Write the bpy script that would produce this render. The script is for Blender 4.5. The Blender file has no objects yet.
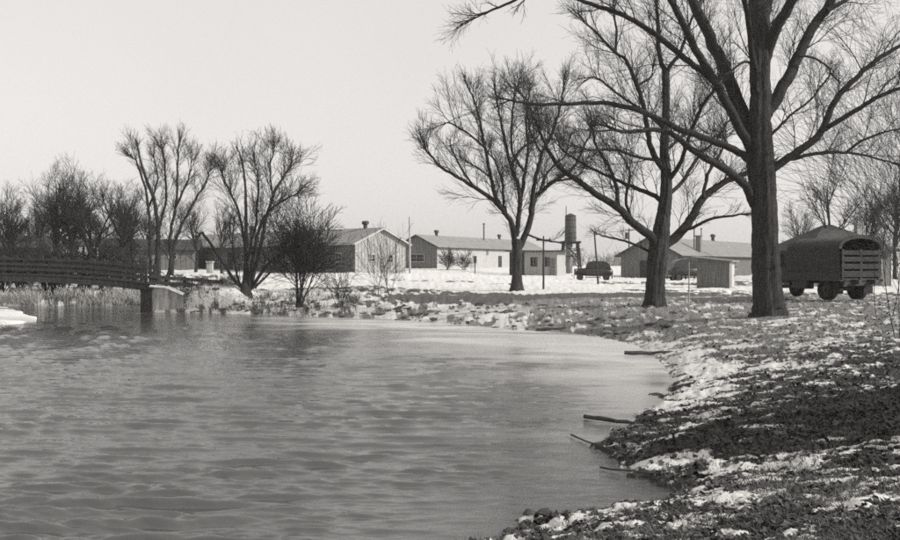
import bpy, bmesh, math, random
import numpy as np
from mathutils import Vector, Matrix
random.seed(7)
rng = np.random.default_rng(11)
sc = bpy.context.scene
COL = sc.collection
H, F, HX, HY = 2.7, 950.0, 450.0, 264.0      # eye height over the water, focal length in photo pixels, horizon

def W(x, y, D):
    return Vector(((x-HX)/F*D, D, H-(y-HY)/F*D))
def XD(x, D): return (x-HX)/F*D

# ------------------------------------------------------------------ properties
def tag(o, label=None, cat=None, group=None, kind=None):
    if label: o['label'] = label
    if cat: o['category'] = cat
    if group: o['group'] = group
    if kind: o['kind'] = kind
    return o
def thing(name, label, cat, loc=(0,0,0), rz=0.0, group=None):
    o = bpy.data.objects.new(name, None); COL.objects.link(o)
    o.location = loc; o.rotation_euler = (0,0,rz); o.empty_display_size = .2
    return tag(o, label, cat, group)
def link(name, me, mat, parent=None, smooth=False):
    o = bpy.data.objects.new(name, me); COL.objects.link(o)
    if mat is not None: me.materials.append(mat)
    if parent is not None: o.parent = parent
    if smooth: me.polygons.foreach_set('use_smooth', [True]*len(me.polygons))
    return o
def npmesh(name, V, Q, smooth=False):
    """V (n,3), Q (m,k) quads or triangles"""
    me = bpy.data.meshes.new(name)
    k = Q.shape[1]
    me.vertices.add(len(V)); me.vertices.foreach_set('co', np.asarray(V, np.float32).ravel())
    me.loops.add(Q.size); me.loops.foreach_set('vertex_index', Q.astype(np.int32).ravel())
    me.polygons.add(len(Q)); me.polygons.foreach_set('loop_start', np.arange(0, Q.size, k, dtype=np.int32))
    me.update(calc_edges=True)
    if smooth: me.polygons.foreach_set('use_smooth', np.ones(len(Q), bool))
    return me
class MB:
    """collects faces of one part"""
    def __init__(s): s.v=[]; s.f=[]
    def add(s, vs, fs):
        b=len(s.v); s.v+= [tuple(v) for v in vs]; s.f += [tuple(i+b for i in f) for f in fs]; return s
    def box(s, c, d, rz=0.0, rx=0.0, ry=0.0):
        M = Matrix.Translation(c) @ Matrix.Rotation(rz,4,'Z') @ Matrix.Rotation(ry,4,'Y') @ Matrix.Rotation(rx,4,'X')
        vs=[M@Vector((sx*d[0]/2, sy*d[1]/2, sz*d[2]/2)) for sx in (-1,1) for sy in (-1,1) for sz in (-1,1)]
        return s.add(vs, [(0,1,3,2),(4,6,7,5),(0,4,5,1),(2,3,7,6),(0,2,6,4),(1,5,7,3)])
    def bar(s, a, b, w, h=None):
        a=Vector(a); b=Vector(b); h=h or w; d=(b-a).normalized()
        u=d.cross(Vector((0,0,1)));
        if u.length<1e-3: u=Vector((1,0,0))
        u.normalize(); n=u.cross(d)
        vs=[p+u*sx*w/2+n*sy*h/2 for p in (a,b) for sx,sy in ((-1,-1),(1,-1),(1,1),(-1,1))]
        return s.add(vs,[(3,2,1,0),(4,5,6,7),(0,1,5,4),(1,2,6,5),(2,3,7,6),(3,0,4,7)])
    def tube(s, pts, rads, k=8, cap=True):
        pts=[Vector(p) for p in pts]; b=len(s.v); n=len(pts)
        for i,p in enumerate(pts):
            d=(pts[min(i+1,n-1)]-pts[max(i-1,0)]).normalized()
            u=d.cross(Vector((0,.03,1)) if abs(d.z)<.9 else Vector((0,1,0.03))).normalized(); w=d.cross(u)
            for j in range(k):
                a=2*math.pi*j/k; s.v.append(tuple(p+(u*math.cos(a)+w*math.sin(a))*rads[i]))
        for i in range(n-1):
            for j in range(k):
                s.f.append((b+i*k+j,b+i*k+(j+1)%k,b+(i+1)*k+(j+1)%k,b+(i+1)*k+j))
        if cap:
            s.f.append(tuple(b+j for j in range(k))[::-1]); s.f.append(tuple(b+(n-1)*k+j for j in range(k)))
        return s
    def prism(s, prof, y0, y1):
        """profile in x,z extruded along y"""
        n=len(prof)
        return s.add([(x,y0,z) for x,z in prof]+[(x,y1,z) for x,z in prof],
              [tuple(range(n))]+[tuple(range(2*n-1,n-1,-1))]+[(i,i+n,(i+1)%n+n,(i+1)%n) for i in range(n)])
    def build(s, name, mat, parent=None, smooth=False, bevel=0):
        me=bpy.data.meshes.new(name); me.from_pydata(s.v,[],s.f); 
        bm=bmesh.new(); bm.from_mesh(me); bmesh.ops.recalc_face_normals(bm, faces=bm.faces)
        if bevel: bmesh.ops.bevel(bm, geom=bm.edges[:], offset=bevel, segments=2, affect='EDGES', profile=.6)
        bm.to_mesh(me); bm.free()
        return link(name, me, mat, parent, smooth)

# ------------------------------------------------------------------ numpy noise
def _hash(ix, iy, seed):
    n = (ix.astype(np.int64)*374761393 + iy.astype(np.int64)*668265263 + seed*982451653) & 0xffffffff
    n = ((n ^ (n >> 13)) * 1274126177) & 0xffffffff
    n = ((n ^ (n >> 16)) * 2246822519) & 0xffffffff
    return ((n ^ (n>>15)) & 0xffffff)/float(0xffffff)
def vnoise(x, y, seed=0):
    ix=np.floor(x); iy=np.floor(y); fx=x-ix; fy=y-iy
    u=fx*fx*fx*(fx*(fx*6-15)+10); v=fy*fy*fy*(fy*(fy*6-15)+10)
    a=_hash(ix,iy,seed); b=_hash(ix+1,iy,seed); c=_hash(ix,iy+1,seed); d=_hash(ix+1,iy+1,seed)
    return (a*(1-u)+b*u)*(1-v)+(c*(1-u)+d*u)*v
def fbm(x, y, oct=4, seed=0, gain=.5, lac=2.03):
    s=0; a=1; t=0
    for o in range(oct):
        c,n=math.cos(.6*o+.3),math.sin(.6*o+.3)
        s=s+a*vnoise((x*c-y*n)*lac**o+17.3*o,(x*n+y*c)*lac**o-9.1*o,seed+o); t+=a; a*=gain
    return s/t
def sstep(a,b,x):
    t=np.clip((x-a)/(b-a),0,1); return t*t*(3-2*t)

# ------------------------------------------------------------------ materials (greys of a silver print)
def g3(v, k=1.0): return (v, v*.985, v*.955, 1)
def newmat(name):
    m=bpy.data.materials.new(name); m.use_nodes=True
    nt=m.node_tree; return m, nt, nt.nodes['Principled BSDF']
def N(nt, t, **kw):
    n=nt.nodes.new(t)
    for k,v in kw.items():
        if k in n.inputs: n.inputs[k].default_value=v
        else: setattr(n,k,v)
    return n
def basic(name, lo, hi, scale=4.0, rough=.85, bump=.15, stretch=(1,1,1), detail=6, spec=.3, coord='Object', metal=0, dist=.05):
    m,nt,b=newmat(name); L=nt.links.new
    tc=N(nt,'ShaderNodeTexCoord'); mp=N(nt,'ShaderNodeMapping'); mp.inputs['Scale'].default_value=stretch
    L(tc.outputs[coord],mp.inputs[0])
    n=N(nt,'ShaderNodeTexNoise',Scale=scale,Detail=detail,Roughness=.65); L(mp.outputs[0],n.inputs['Vector'])
    cr=N(nt,'ShaderNodeValToRGB'); cr.color_ramp.elements[0].position=.3; cr.color_ramp.elements[1].position=.72
    cr.color_ramp.elements[0].color=g3(lo); cr.color_ramp.elements[1].color=g3(hi)
    L(n.outputs['Fac'],cr.inputs[0]); L(cr.outputs[0],b.inputs['Base Color'])
    b.inputs['Roughness'].default_value=rough; b.inputs['Specular IOR Level'].default_value=spec; b.inputs['Metallic'].default_value=metal
    if bump:
        bp=N(nt,'ShaderNodeBump',Strength=bump,Distance=dist); L(n.outputs['Fac'],bp.inputs['Height']); L(bp.outputs[0],b.inputs['Normal'])
    return m
M={}
M['bark']=basic('rough_bark',.008,.085,3.0,.95,1.0,(6,6,.55),dist=.12)
M['bark_limb']=basic('limb_bark',.012,.045,9,.95,.6,(1,1,.6))
M['twig']=basic('twig_bark',.015,.04,3,.95,0)
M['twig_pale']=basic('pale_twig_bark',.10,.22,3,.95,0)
M['wood_dark']=basic('weathered_dark_timber',.02,.06,2.5,.9,.3,(3,3,.5))
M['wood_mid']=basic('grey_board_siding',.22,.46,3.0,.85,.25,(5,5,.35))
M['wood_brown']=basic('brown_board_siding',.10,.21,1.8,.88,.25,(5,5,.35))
M['wood_sunlit']=basic('pale_sunlit_boards',.36,.52,1.5,.8,.2,(4,4,.4))  # sunlit tone mixed into the colour, for wall faces turned to the sun
M['trim']=basic('white_trim',.4,.5,3,.7,.1)
M['roof']=basic('rolled_felt_roofing',.20,.30,.9,.9,.2,(1,1,1))
M['roof_dark']=basic('dark_roofing',.035,.07,.9,.9,.2)
M['glass']=basic('dark_window_glass',.012,.03,2,.12,0,spec=.5)
M['metal_dark']=basic('sooty_metal',.03,.07,6,.55,.1)
M['metal_grey']=basic('dull_galvanised_metal',.16,.28,3,.5,.1)
M['tank']=basic('tarred_tank_staves',.05,.10,2,.8,.3,(6,6,.3))
M['canvas']=basic('dark_truck_canvas',.035,.07,3,.9,.5)
M['slat']=basic('worn_gate_boards',.02,.06,3,.85,.3,(.5,1,4))
M['paint_dark']=basic('dark_car_paint',.015,.03,3,.3,.02,spec=.5)
M['paint_olive']=basic('dull_army_paint',.03,.06,3,.6,.1)
M['rubber']=basic('rubber_tyre',.015,.03,6,.85,.1)
M['concrete']=basic('stained_concrete',.10,.66,2.2,.9,.4,(1.4,1.4,.35))
M['stone']=basic('wet_stone',.03,.22,1.9,.9,.5,(1,1,1))
M['snow']=basic('packed_snow',.66,.76,1.2,.8,.4,spec=.2)
M['reed']=basic('dry_reed',.30,.52,2,.9,0)
M['drift']=basic('wet_driftwood',.03,.09,5,.8,.5,(1,3,3))
M['needle']=basic('dark_evergreen',.02,.05,4,.9,0)
M['leaf']=basic('curled_dead_leaf',.008,.13,1.7,.8,0,detail=9)
M['grassblade']=basic('dry_grass_blade',.03,.16,1.1,.9,0,detail=9)

def ground_material():
    m,nt,b=newmat('snowy_ground'); L=nt.links.new
    at=N(nt,'ShaderNodeAttribute',attribute_name='snow'); 
    geo=N(nt,'ShaderNodeNewGeometry')
    n1=N(nt,'ShaderNodeTexNoise',Scale=9,Detail=6,Roughness=.7); L(geo.outputs['Position'],n1.inputs['Vector'])
    n2=N(nt,'ShaderNodeTexNoise',Scale=38,Detail=4,Roughness=.7); L(geo.outputs['Position'],n2.inputs['Vector'])
    s=N(nt,'ShaderNodeMath',operation='SUBTRACT'); L(n1.outputs['Fac'],s.inputs[0]); s.inputs[1].default_value=.5
    ma=N(nt,'ShaderNodeMath',operation='MULTIPLY_ADD'); L(s.outputs[0],ma.inputs[0]); ma.inputs[1].default_value=.9; L(at.outputs['Fac'],ma.inputs[2])
    mr=N(nt,'ShaderNodeMapRange'); mr.inputs['From Min'].default_value=.42; mr.inputs['From Max'].default_value=.58; L(ma.outputs[0],mr.inputs['Value'])
    # litter colour
    cr=N(nt,'ShaderNodeValToRGB'); e=cr.color_ramp.elements
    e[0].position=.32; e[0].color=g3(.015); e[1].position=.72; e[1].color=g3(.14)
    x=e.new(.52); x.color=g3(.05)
    L(n2.outputs['Fac'],cr.inputs[0])
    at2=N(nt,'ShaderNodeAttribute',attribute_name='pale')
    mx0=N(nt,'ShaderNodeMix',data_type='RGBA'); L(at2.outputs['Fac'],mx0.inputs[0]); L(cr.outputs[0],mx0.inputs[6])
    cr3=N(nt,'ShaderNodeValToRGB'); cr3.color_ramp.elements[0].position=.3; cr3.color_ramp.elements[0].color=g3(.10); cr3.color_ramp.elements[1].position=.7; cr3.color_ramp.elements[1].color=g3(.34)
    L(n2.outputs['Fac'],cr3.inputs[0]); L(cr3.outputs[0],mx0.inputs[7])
    mx=N(nt,'ShaderNodeMix',data_type='RGBA'); L(mr.outputs[0],mx.inputs[0]); L(mx0.outputs[2],mx.inputs[6])
    crs=N(nt,'ShaderNodeValToRGB'); crs.color_ramp.elements[0].color=g3(.56); crs.color_ramp.elements[1].color=g3(.78); L(n1.outputs['Fac'],crs.inputs[0])
    L(crs.outputs[0],mx.inputs[7])
    L(mx.outputs[2],b.inputs['Base Color']); b.inputs['Roughness'].default_value=.9; b.inputs['Specular IOR Level'].default_value=.15
    bp=N(nt,'ShaderNodeBump',Strength=.7,Distance=.03); L(n2.outputs['Fac'],bp.inputs['Height'])
    bp2=N(nt,'ShaderNodeBump',Strength=.5,Distance=.04); L(mr.outputs[0],bp2.inputs['Height']); L(bp.outputs[0],bp2.inputs['Normal'])
    L(bp2.outputs[0],b.inputs['Normal'])
    return m
def water_material():
    m,nt,b=newmat('river_water'); L=nt.links.new
    geo=N(nt,'ShaderNodeNewGeometry'); mp=N(nt,'ShaderNodeMapping'); mp.inputs['Scale'].default_value=(.55,1.5,1); mp.inputs['Rotation'].default_value=(0,0,math.radians(-8))
    L(geo.outputs['Position'],mp.inputs[0])
    n1=N(nt,'ShaderNodeTexNoise',Scale=5.5,Detail=5,Roughness=.6,Distortion=.3); L(mp.outputs[0],n1.inputs['Vector'])
    n2=N(nt,'ShaderNodeTexNoise',Scale=14,Detail=4,Roughness=.6); L(mp.outputs[0],n2.inputs['Vector'])
    at=N(nt,'ShaderNodeAttribute',attribute_name='ice')
    inv=N(nt,'ShaderNodeMath',operation='SUBTRACT'); inv.inputs[0].default_value=1; L(at.outputs['Fac'],inv.inputs[1])
    s1=N(nt,'ShaderNodeMath',operation='MULTIPLY_ADD'); L(inv.outputs[0],s1.inputs[0]); s1.inputs[1].default_value=.16; s1.inputs[2].default_value=.05
    bp=N(nt,'ShaderNodeBump',Distance=.08); L(n1.outputs['Fac'],bp.inputs['Height']); L(s1.outputs[0],bp.inputs['Strength'])
    bp2=N(nt,'ShaderNodeBump',Strength=.10,Distance=.02); L(n2.outputs['Fac'],bp2.inputs['Height']); L(bp.outputs[0],bp2.inputs['Normal'])
    L(bp2.outputs[0],b.inputs['Normal'])
    mx=N(nt,'ShaderNodeMix',data_type='RGBA'); L(at.outputs['Fac'],mx.inputs[0]); mx.inputs[6].default_value=g3(.068); mx.inputs[7].default_value=g3(.62)
    L(mx.outputs[2],b.inputs['Base Color'])
    r=N(nt,'ShaderNodeMath',operation='MULTIPLY_ADD'); L(at.outputs['Fac'],r.inputs[0]); r.inputs[1].default_value=.35; r.inputs[2].default_value=.05
    L(r.outputs[0],b.inputs['Roughness']); b.inputs['IOR'].default_value=1.8
    return m
M['ground']=ground_material(); M['water']=water_material()

# ------------------------------------------------------------------ shoreline and ground height
def wpx(x,y): D=H*F/(y-HY); return (XD(x,D), D)
SHORE = [(-70,12),(-40,5),(-18,3.0),(-8,4.2),(-3,6.4),(-.6,8.3)] + [wpx(*p) for p in
  [(508,538),(520,521),(545,515),(573,517),(629,509),(664,500),(681,494),(667,486),(634,475),(620,463),(601,449),(612,438),(629,426),(657,412),(664,396),(683,383),(668,370),(656,358),(634,345),(601,337),(550,331),(520,330),(480,326.5),(440,323),(400,320),(350,318),(300,316),(250,314),(200,313),(152,312)]] + \
  [(-17.6,57),(-19,62.5),(-23,60.6),(-27,61.5),(-34,63),(-48,67),(-80,70)]
SH=np.array(SHORE)
def shore_sd(x, y):
    """signed distance to the waterline: positive on land"""
    A=SH; B=np.roll(SH,-1,0); best=np.full(x.shape,1e9); ins=np.zeros(x.shape,bool)
    for (ax,ay),(bx,by) in zip(A,B):
        dx,dy=bx-ax,by-ay; t=np.clip(((x-ax)*dx+(y-ay)*dy)/(dx*dx+dy*dy),0,1)
        best=np.minimum(best,(x-ax-t*dx)**2+(y-ay-t*dy)**2)
        c=((ay>y)!=(by>y)); 
        if dy!=0: ins^= c&(x<(bx-ax)*(y-ay)/dy+ax)
    d=np.sqrt(best); return np.where(ins,-d,d)
CTRL=np.array([(-8.5,85,1.9),(-28,106,2.2),(-1.7,122,2.15),(12,145,2.3),(11,102,1.5),(14.2,95,1.0),(24,101,1.12),(33,118,1.2),
  (15,62,1.1),(18,62,1.12),(17,40,1.12),(20,45,1.15),(10,30,1.08),(8,37,1.1),(3.9,55,1.2),(-6,66,1.35),(-30,78,1.8),(-45,85,1.9),(-38,100,2),(0,0,1.1),(12,8,1.15),(9,16,1.08),(20,22,1.3),(11,72,1.15),(-3,92,1.85),(0,75,1.5),(28,70,1.15),(5,62,1.2)])
def ground_z(x, y, fine=True):
    x=np.asarray(x,float); y=np.asarray(y,float)
    d=shore_sd(x,y)
    wob=d+ (fbm(x*.9,y*.9,4,5)-.5)*1.3*np.exp(-np.abs(d)/3)*(np.clip(y/25,.35,1))
    wob=wob+(fbm(x*4.3,y*4.3,3,8)-.5)*.45*np.exp(-np.abs(d)/1.5)
    zb=np.where(wob>0, .03+1.06*(1-np.exp(-wob/4.2)), np.maximum(wob*.35,-.9))
    num=0; den=0
    for cx,cy,cz in CTRL:
        w=1/((x-cx)**2+(y-cy)**2+4)**1.5; num=num+w*cz; den=den+w
    far=np.sqrt(x*x+y*y); zi=num/den; zi=zi*(1-sstep(170,400,far))+1.7*sstep(170,400,far)
    k=sstep(6,22,d); z=zb*(1-k)+zi*k
    zl=1.42*np.exp(-np.abs((x+14.7)/3.1)**6-np.abs((y-58.2)/4.0)**8); z=np.where(d>0,np.maximum(z,zl),z)
    if fine:
        land=sstep(-.5,.6,d)
        z=z+land*((fbm(x*1.1,y*1.1,4,21)-.5)*.16*sstep(0,3,d+.5)+(fbm(x*5,y*5,5,31,.6)-.5)*.12)
        bank=np.exp(-((d-3.5)/4)**2)*sstep(28,36,y)*(x<9)
        z=z+bank*(fbm(x*1.7,y*1.7,4,44)-.5)*.26
    return z
def gz(x,y): return float(ground_z(np.array([x]),np.array([y]),False)[0])
def seg_d(x,y,pts):
    best=np.full(x.shape,1e9)
    for (ax,ay),(bx,by) in zip(pts[:-1],pts[1:]):
        dx,dy=bx-ax,by-ay; t=np.clip(((x-ax)*dx+(y-ay)*dy)/(dx*dx+dy*dy),0,1)
        best=np.minimum(best,(x-ax-t*dx)**2+(y-ay-t*dy)**2)
    return np.sqrt(best)
def gpx(x,y,z=1.1): D=(H-z)*F/(y-HY); return (XD(x,D),D)
def snow_cover(x,y,d):
    """how much snow lies where (0..1), before the fine break-up"""
    r=np.sqrt(x*x+y*y)
    c=np.full(x.shape,.325)
    c=c+.0*r
    # lawn round the big trees: mostly bare
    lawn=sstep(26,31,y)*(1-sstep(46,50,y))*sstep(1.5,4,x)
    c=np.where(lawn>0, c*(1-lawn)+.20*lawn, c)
    # open fields beyond
    fld=sstep(50,54,y+np.clip(x,-6,0)*-.5); c=c*(1-fld)+1.0*fld
    # far bank of rubble
    bk=sstep(35,39,y)*(1-sstep(53,56,y))*(x<4); bk=bk*(1-sstep(2,5,x)); c=c*(1-bk)+(.56+.02*np.clip(d,0,4))*bk
    # snow strip beside the water on the right
    right=(y<38)&(x>0)
    near=np.exp(-((d-.6)/.65)**2)
    c=np.where(right,c-.10*sstep(12,15,y)*(1-sstep(27,31,y))*sstep(1.0,2.0,d),c)
    strip=near*sstep(15,18,y)*(1-sstep(31,36,y)); c=np.where(right,c+.42*strip,c)
    strip2=np.exp(-((d-.75)/.8)**2)*sstep(8.8,10,y)*(1-sstep(12.2,13.2,y))*(x>.3)*(1-sstep(2.6,3.6,x)*.95)*1.2; c=c+.34*strip2
    # bare leaf ground, with the cast shade at the right painted into the cover
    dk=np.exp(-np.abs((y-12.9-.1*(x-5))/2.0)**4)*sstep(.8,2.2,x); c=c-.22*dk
    # foreground
    fg=(1-sstep(9.8,11.4,y))*(x>.3); c=c+.02*fg
    inl=sstep(-15,-18,x)*sstep(55,58,y)*(1-sstep(80,90,y)); c=c-.5*inl
    # strips with more snow, then bands with less
    for pts,w,a in (([gpx(700,331),gpx(770,336),gpx(838,342)],.55,.35),([gpx(640,385),gpx(700,365),gpx(760,377)],.7,.2),
                    ([gpx(800,312),gpx(850,322),gpx(900,318)],1.6,.22),([gpx(600,312),gpx(680,318)],1.2,.1),([gpx(620,505,.5),gpx(720,520,1),gpx(840,525,1.1),gpx(930,515,1.1)],.2,.14)):
        c=c+a*np.exp(-(seg_d(x,y,pts)/w)**2)
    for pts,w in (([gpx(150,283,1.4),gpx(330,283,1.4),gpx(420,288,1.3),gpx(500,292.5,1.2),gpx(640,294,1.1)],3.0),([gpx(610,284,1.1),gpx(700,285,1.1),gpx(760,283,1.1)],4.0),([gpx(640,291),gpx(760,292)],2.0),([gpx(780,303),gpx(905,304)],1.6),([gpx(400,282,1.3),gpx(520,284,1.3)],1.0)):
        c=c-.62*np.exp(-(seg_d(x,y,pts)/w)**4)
    return c
def flecks(x,y,d,sn):
    sn=np.maximum(sn,np.where((y<11.9)&(d>.3),.28+.42*sstep(.58,.62,fbm(x*2.4+y*.8,y*7,3,101,.45)),0))
    return np.maximum(sn,np.where((y>=15)&(y<45)&(d>1),.28+.34*sstep(.64,.70,fbm(x*1.8+y*.3,y*4.6,3,111)),0))  # no flecks in the painted shade band between the two ranges
def fan(angs, rads, cx, cy):
    A,R=np.meshgrid(angs,rads); X=cx+R*np.sin(A); Y=cy+R*np.cos(A)
    nr,na=A.shape; i=np.arange(nr-1)[:,None]*na; j=np.arange(na)[None,:]; jn=(j+1)%na
    Q=np.stack([i+j,i+jn,i+na+jn,i+na+j],-1).reshape(-1,4)
    return X,Y,Q[:,::-1]
fine=np.radians(np.linspace(-31,31,760)); coarse=np.radians(np.linspace(32,328,110))
angs=np.concatenate([fine,coarse])
# --- ground sheet
k=np.linspace(0,1,430); rads=1.62*F/(290*(1-k)+8*k)
rads=np.concatenate([[.02,1,2.2,3.3,4.3],rads, np.geomspace(rads[-1]*1.05,900,16)])
X,Y,Q=fan(angs,rads,0,-.5)
d=shore_sd(X.ravel(),Y.ravel()); Z=ground_z(X.ravel(),Y.ravel()); x=X.ravel(); y=Y.ravel()
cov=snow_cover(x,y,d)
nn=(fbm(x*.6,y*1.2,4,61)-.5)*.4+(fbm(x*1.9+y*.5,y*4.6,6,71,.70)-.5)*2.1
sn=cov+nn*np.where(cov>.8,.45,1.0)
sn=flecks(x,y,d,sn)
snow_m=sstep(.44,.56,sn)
Z=Z+snow_m*.018*sstep(0,.4,d)
r_=np.sqrt(x*x+y*y)
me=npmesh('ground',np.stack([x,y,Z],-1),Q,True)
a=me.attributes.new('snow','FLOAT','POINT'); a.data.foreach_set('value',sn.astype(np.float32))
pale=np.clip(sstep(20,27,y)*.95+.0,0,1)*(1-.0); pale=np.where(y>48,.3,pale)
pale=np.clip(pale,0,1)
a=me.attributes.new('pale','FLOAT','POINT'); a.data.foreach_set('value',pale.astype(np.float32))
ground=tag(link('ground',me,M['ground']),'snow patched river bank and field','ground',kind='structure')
GX=(x,y,sn,d)
WAVE=2.5
# --- water sheet
k=np.linspace(0,1,520); rads=H*F/(330*(1-k)+26*k)
rads=np.concatenate([[.02,3,5,6.5],rads,[rads[-1]*1.1,130]])
X,Y,Q=fan(angs,rads,0,-.5); x=X.ravel(); y=Y.ravel(); d=shore_sd(x,y)
calm=sstep(.0,2.0,-d)*.75+.25
rt=sstep(4.5,-1.5,x-.06*(y-9))*.45+.55
calm=calm*np.where(y<30,rt,1)
wr=random.Random(5); swell=0
gate=(.75+.5*sstep(.3,.7,fbm(x*.35,y*.5,3,41)))*(1+.3*sstep(16,9,y)*sstep(2,-2,x))
dD=(y*y+x*x)/(H*F)*.6
for i in range(90):
    wl=.10*(.85/.10)**((i+.5)/90); ang=math.radians(90-5+wr.gauss(0,6.5 if wl>.35 else 12)); kk=2*math.pi/wl; kx,ky=math.cos(ang)*kk,math.sin(ang)*kk
    sl=.058 if wl>.45 else (.060 if wl>.25 else .055)
    p=kx*x+ky*y+wr.uniform(0,6.28)+(fbm(x*.4+i,y*.3,1,i)-.5)*2.0
    swell=swell+sl/kk*sstep(1.0,2.2,wl/dD)*np.sin(p)
nr_=(y>9)&(y<14)&(np.abs(x)<6); sg=swell[nr_].std(); hh=2.2*np.tanh(swell/sg/2.2)
zz=.0165*WAVE*(np.exp(.45*hh)-1.1)*gate*calm
fade=1-sstep(30,60,y)*.6
zz=zz*1.0
ice=np.exp(-((y-38.0+.9*x)/6.0)**2)*sstep(-13,-4,x)*1.0+np.exp(-(d/1.4)**2)*.30*sstep(11,17,y)+np.exp(-((d+2.5)/4)**2)*.7*sstep(17,27,y)*sstep(-2,5,x)
ice=ice*(.35+1.15*sstep(.3,.7,fbm(x*.25,y*.5,4,15)))
ice=np.clip(ice,0,.9)
zz=zz*(1-.85*np.clip(ice*1.6,0,1))
amp_=calm*(1-.85*np.clip(ice*1.6,0,1))
me=npmesh('water',np.stack([x,y-zz*.5,zz],-1),Q,True)
a=me.attributes.new('ice','FLOAT','POINT'); a.data.foreach_set('value',ice.astype(np.float32))
tag(link('water',me,M['water']),'choppy grey river','water',kind='structure')

# snow covered ice shelf at the left
sp=[wpx(-40,306),wpx(0,307),wpx(14,310),wpx(25,315),wpx(37,319.5),wpx(33,321.5),wpx(15,323.5),wpx(0,325),wpx(-40,328)]
bm=bmesh.new(); cx=sum(p[0] for p in sp)/9; cy=sum(p[1] for p in sp)/9
rings=[]
for kk,zt in ((1.02,-.1),(1.0,.05),(.93,.08),(.7,.10),(.3,.11)):
    ring=[]
    for i in range(72):
        t=i/72*9; a0=int(t)%9; b0=(a0+1)%9; f=t-int(t)
        px_=sp[a0][0]*(1-f)+sp[b0][0]*f; py_=sp[a0][1]*(1-f)+sp[b0][1]*f
        w=.10*math.sin(i*.7)+.08*math.sin(i*1.3)
        ring.append(bm.verts.new((cx+(px_-cx)*kk+w*.4,cy+(py_-cy)*kk+w,zt)))
    rings.append(ring)
for a_,b_ in zip(rings[:-1],rings[1:]):
    for i in range(72): bm.faces.new((a_[i],a_[(i+1)%72],b_[(i+1)%72],b_[i]))
bm.faces.new(rings[-1]); bmesh.ops.recalc_face_normals(bm,faces=bm.faces)
me=bpy.data.meshes.new('ice_shelf'); bm.to_mesh(me); bm.free()
tag(link('ice_shelf',me,M['snow'],smooth=True),'low snow covered ice shelf on the water at the left edge','ice shelf')

def foot(px, py, lo=8, hi=150):
    """the spot on the ground seen at a photo pixel: (x, D, z)"""
    D=np.geomspace(lo,hi,1500); X=XD(px,D); Z=ground_z(X,D,False); yy=HY+(H-Z)*F/D
    ok=np.where((yy<=py)&(shore_sd(X,D)>.1))[0]; i=int(ok[0]) if len(ok) else 0
    return float(X[i]),float(D[i]),float(Z[i])
# ------------------------------------------------------------------ branch engine
class Limbs:
    """polylines grouped by point count and side count; one numpy pass turns them into tubes"""
    def __init__(s): s.b={}
    def add(s, pts, rads, k):
        s.b.setdefault((len(pts),k),[]).append((pts,rads))
    def mesh(s, name):
        Vs=[];Qs=[];base=0
        for (n,k),L in s.b.items():
            P=np.array([[tuple(p) for p in l[0]] for l in L]); R=np.array([l[1] for l in L])
            T=np.empty_like(P); T[:,1:-1]=P[:,2:]-P[:,:-2]; T[:,0]=P[:,1]-P[:,0]; T[:,-1]=P[:,-1]-P[:,-2]
            T/=np.linalg.norm(T,axis=-1,keepdims=True)+1e-9
            mean=T.mean(1); ref=np.where(np.abs(mean[:,2:3])>.8,np.array([[1.,.1,0]]),np.array([[.05,.05,1.]]))
            U=np.cross(T,ref[:,None,:]); U/=np.linalg.norm(U,axis=-1,keepdims=True)+1e-9; Vv=np.cross(T,U)
            a=np.arange(k)*2*np.pi/k
            V=P[:,:,None,:]+R[:,:,None,None]*(U[:,:,None,:]*np.cos(a)[None,None,:,None]+Vv[:,:,None,:]*np.sin(a)[None,None,:,None])
            m=len(L); idx=np.arange(m*n*k).reshape(m,n,k)+base
            a0=idx[:,:-1,:]; b0=idx[:,1:,:]
            q=np.stack([a0,np.roll(a0,-1,2),np.roll(b0,-1,2),b0],-1).reshape(-1,4)
            Vs.append(V.reshape(-1,3)); Qs.append(q); base+=m*n*k
        return npmesh(name,np.concatenate(Vs),np.concatenate(Qs),True)
def rv(): 
    return Vector((random.gauss(0,1),random.gauss(0,1),random.gauss(0,1)))
SEG=[9,8,7,6,5,4,3]; SID=[10,7,5,4,3,3,3]
def grow(L, p, d, ln, r, lv, mx, P):
    n=SEG[lv]; p=Vector(p); d=Vector(d).normalized(); pts=[p.copy()]; rads=[r]; st=ln/(n-1)
    tip=max(r*.35,P['rmin']); dirs=[d.copy()]
    for i in range(1,n):
        d=(d+rv()*P['wander']+Vector((0,0,P['up'])) ).normalized()
        p=p+d*st; pts.append(p.copy()); rads.append(r+(tip-r)*i/(n-1)); dirs.append(d.copy())
    L.add(pts,rads,SID[lv])
    if lv>=mx: return
    nc=max(1,round(P['kids'][lv]*min(1,.25+.75*ln/P.get('full',1.2)/(1 if lv<=2 else .6)))) if lv>=2 else P['kids'][lv]
    for c in range(nc):
        t=P['t0']+(1-P['t0'])*(c+random.random()*.9)/nc if c<nc-1 else 1.0
        f=min(t,.999)*(n-1); i=int(f); q=pts[i].lerp(pts[i+1],f-i); dd=dirs[i+1]
        ax=dd.cross(rv()); 
        if ax.length<1e-4: continue
        ang=random.uniform(*P['ang'])*(.5 if t==1 else 1)
        nd=Matrix.Rotation(ang,3,ax.normalized())@dd
        rr=(rads[i]+(rads[i+1]-rads[i])*(f-i))*P['rr']
        grow(L,q,nd,ln*random.uniform(*P['lr'])*(1.15-.45*t),max(rr,P['rmin']),lv+1,mx,P)
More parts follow.
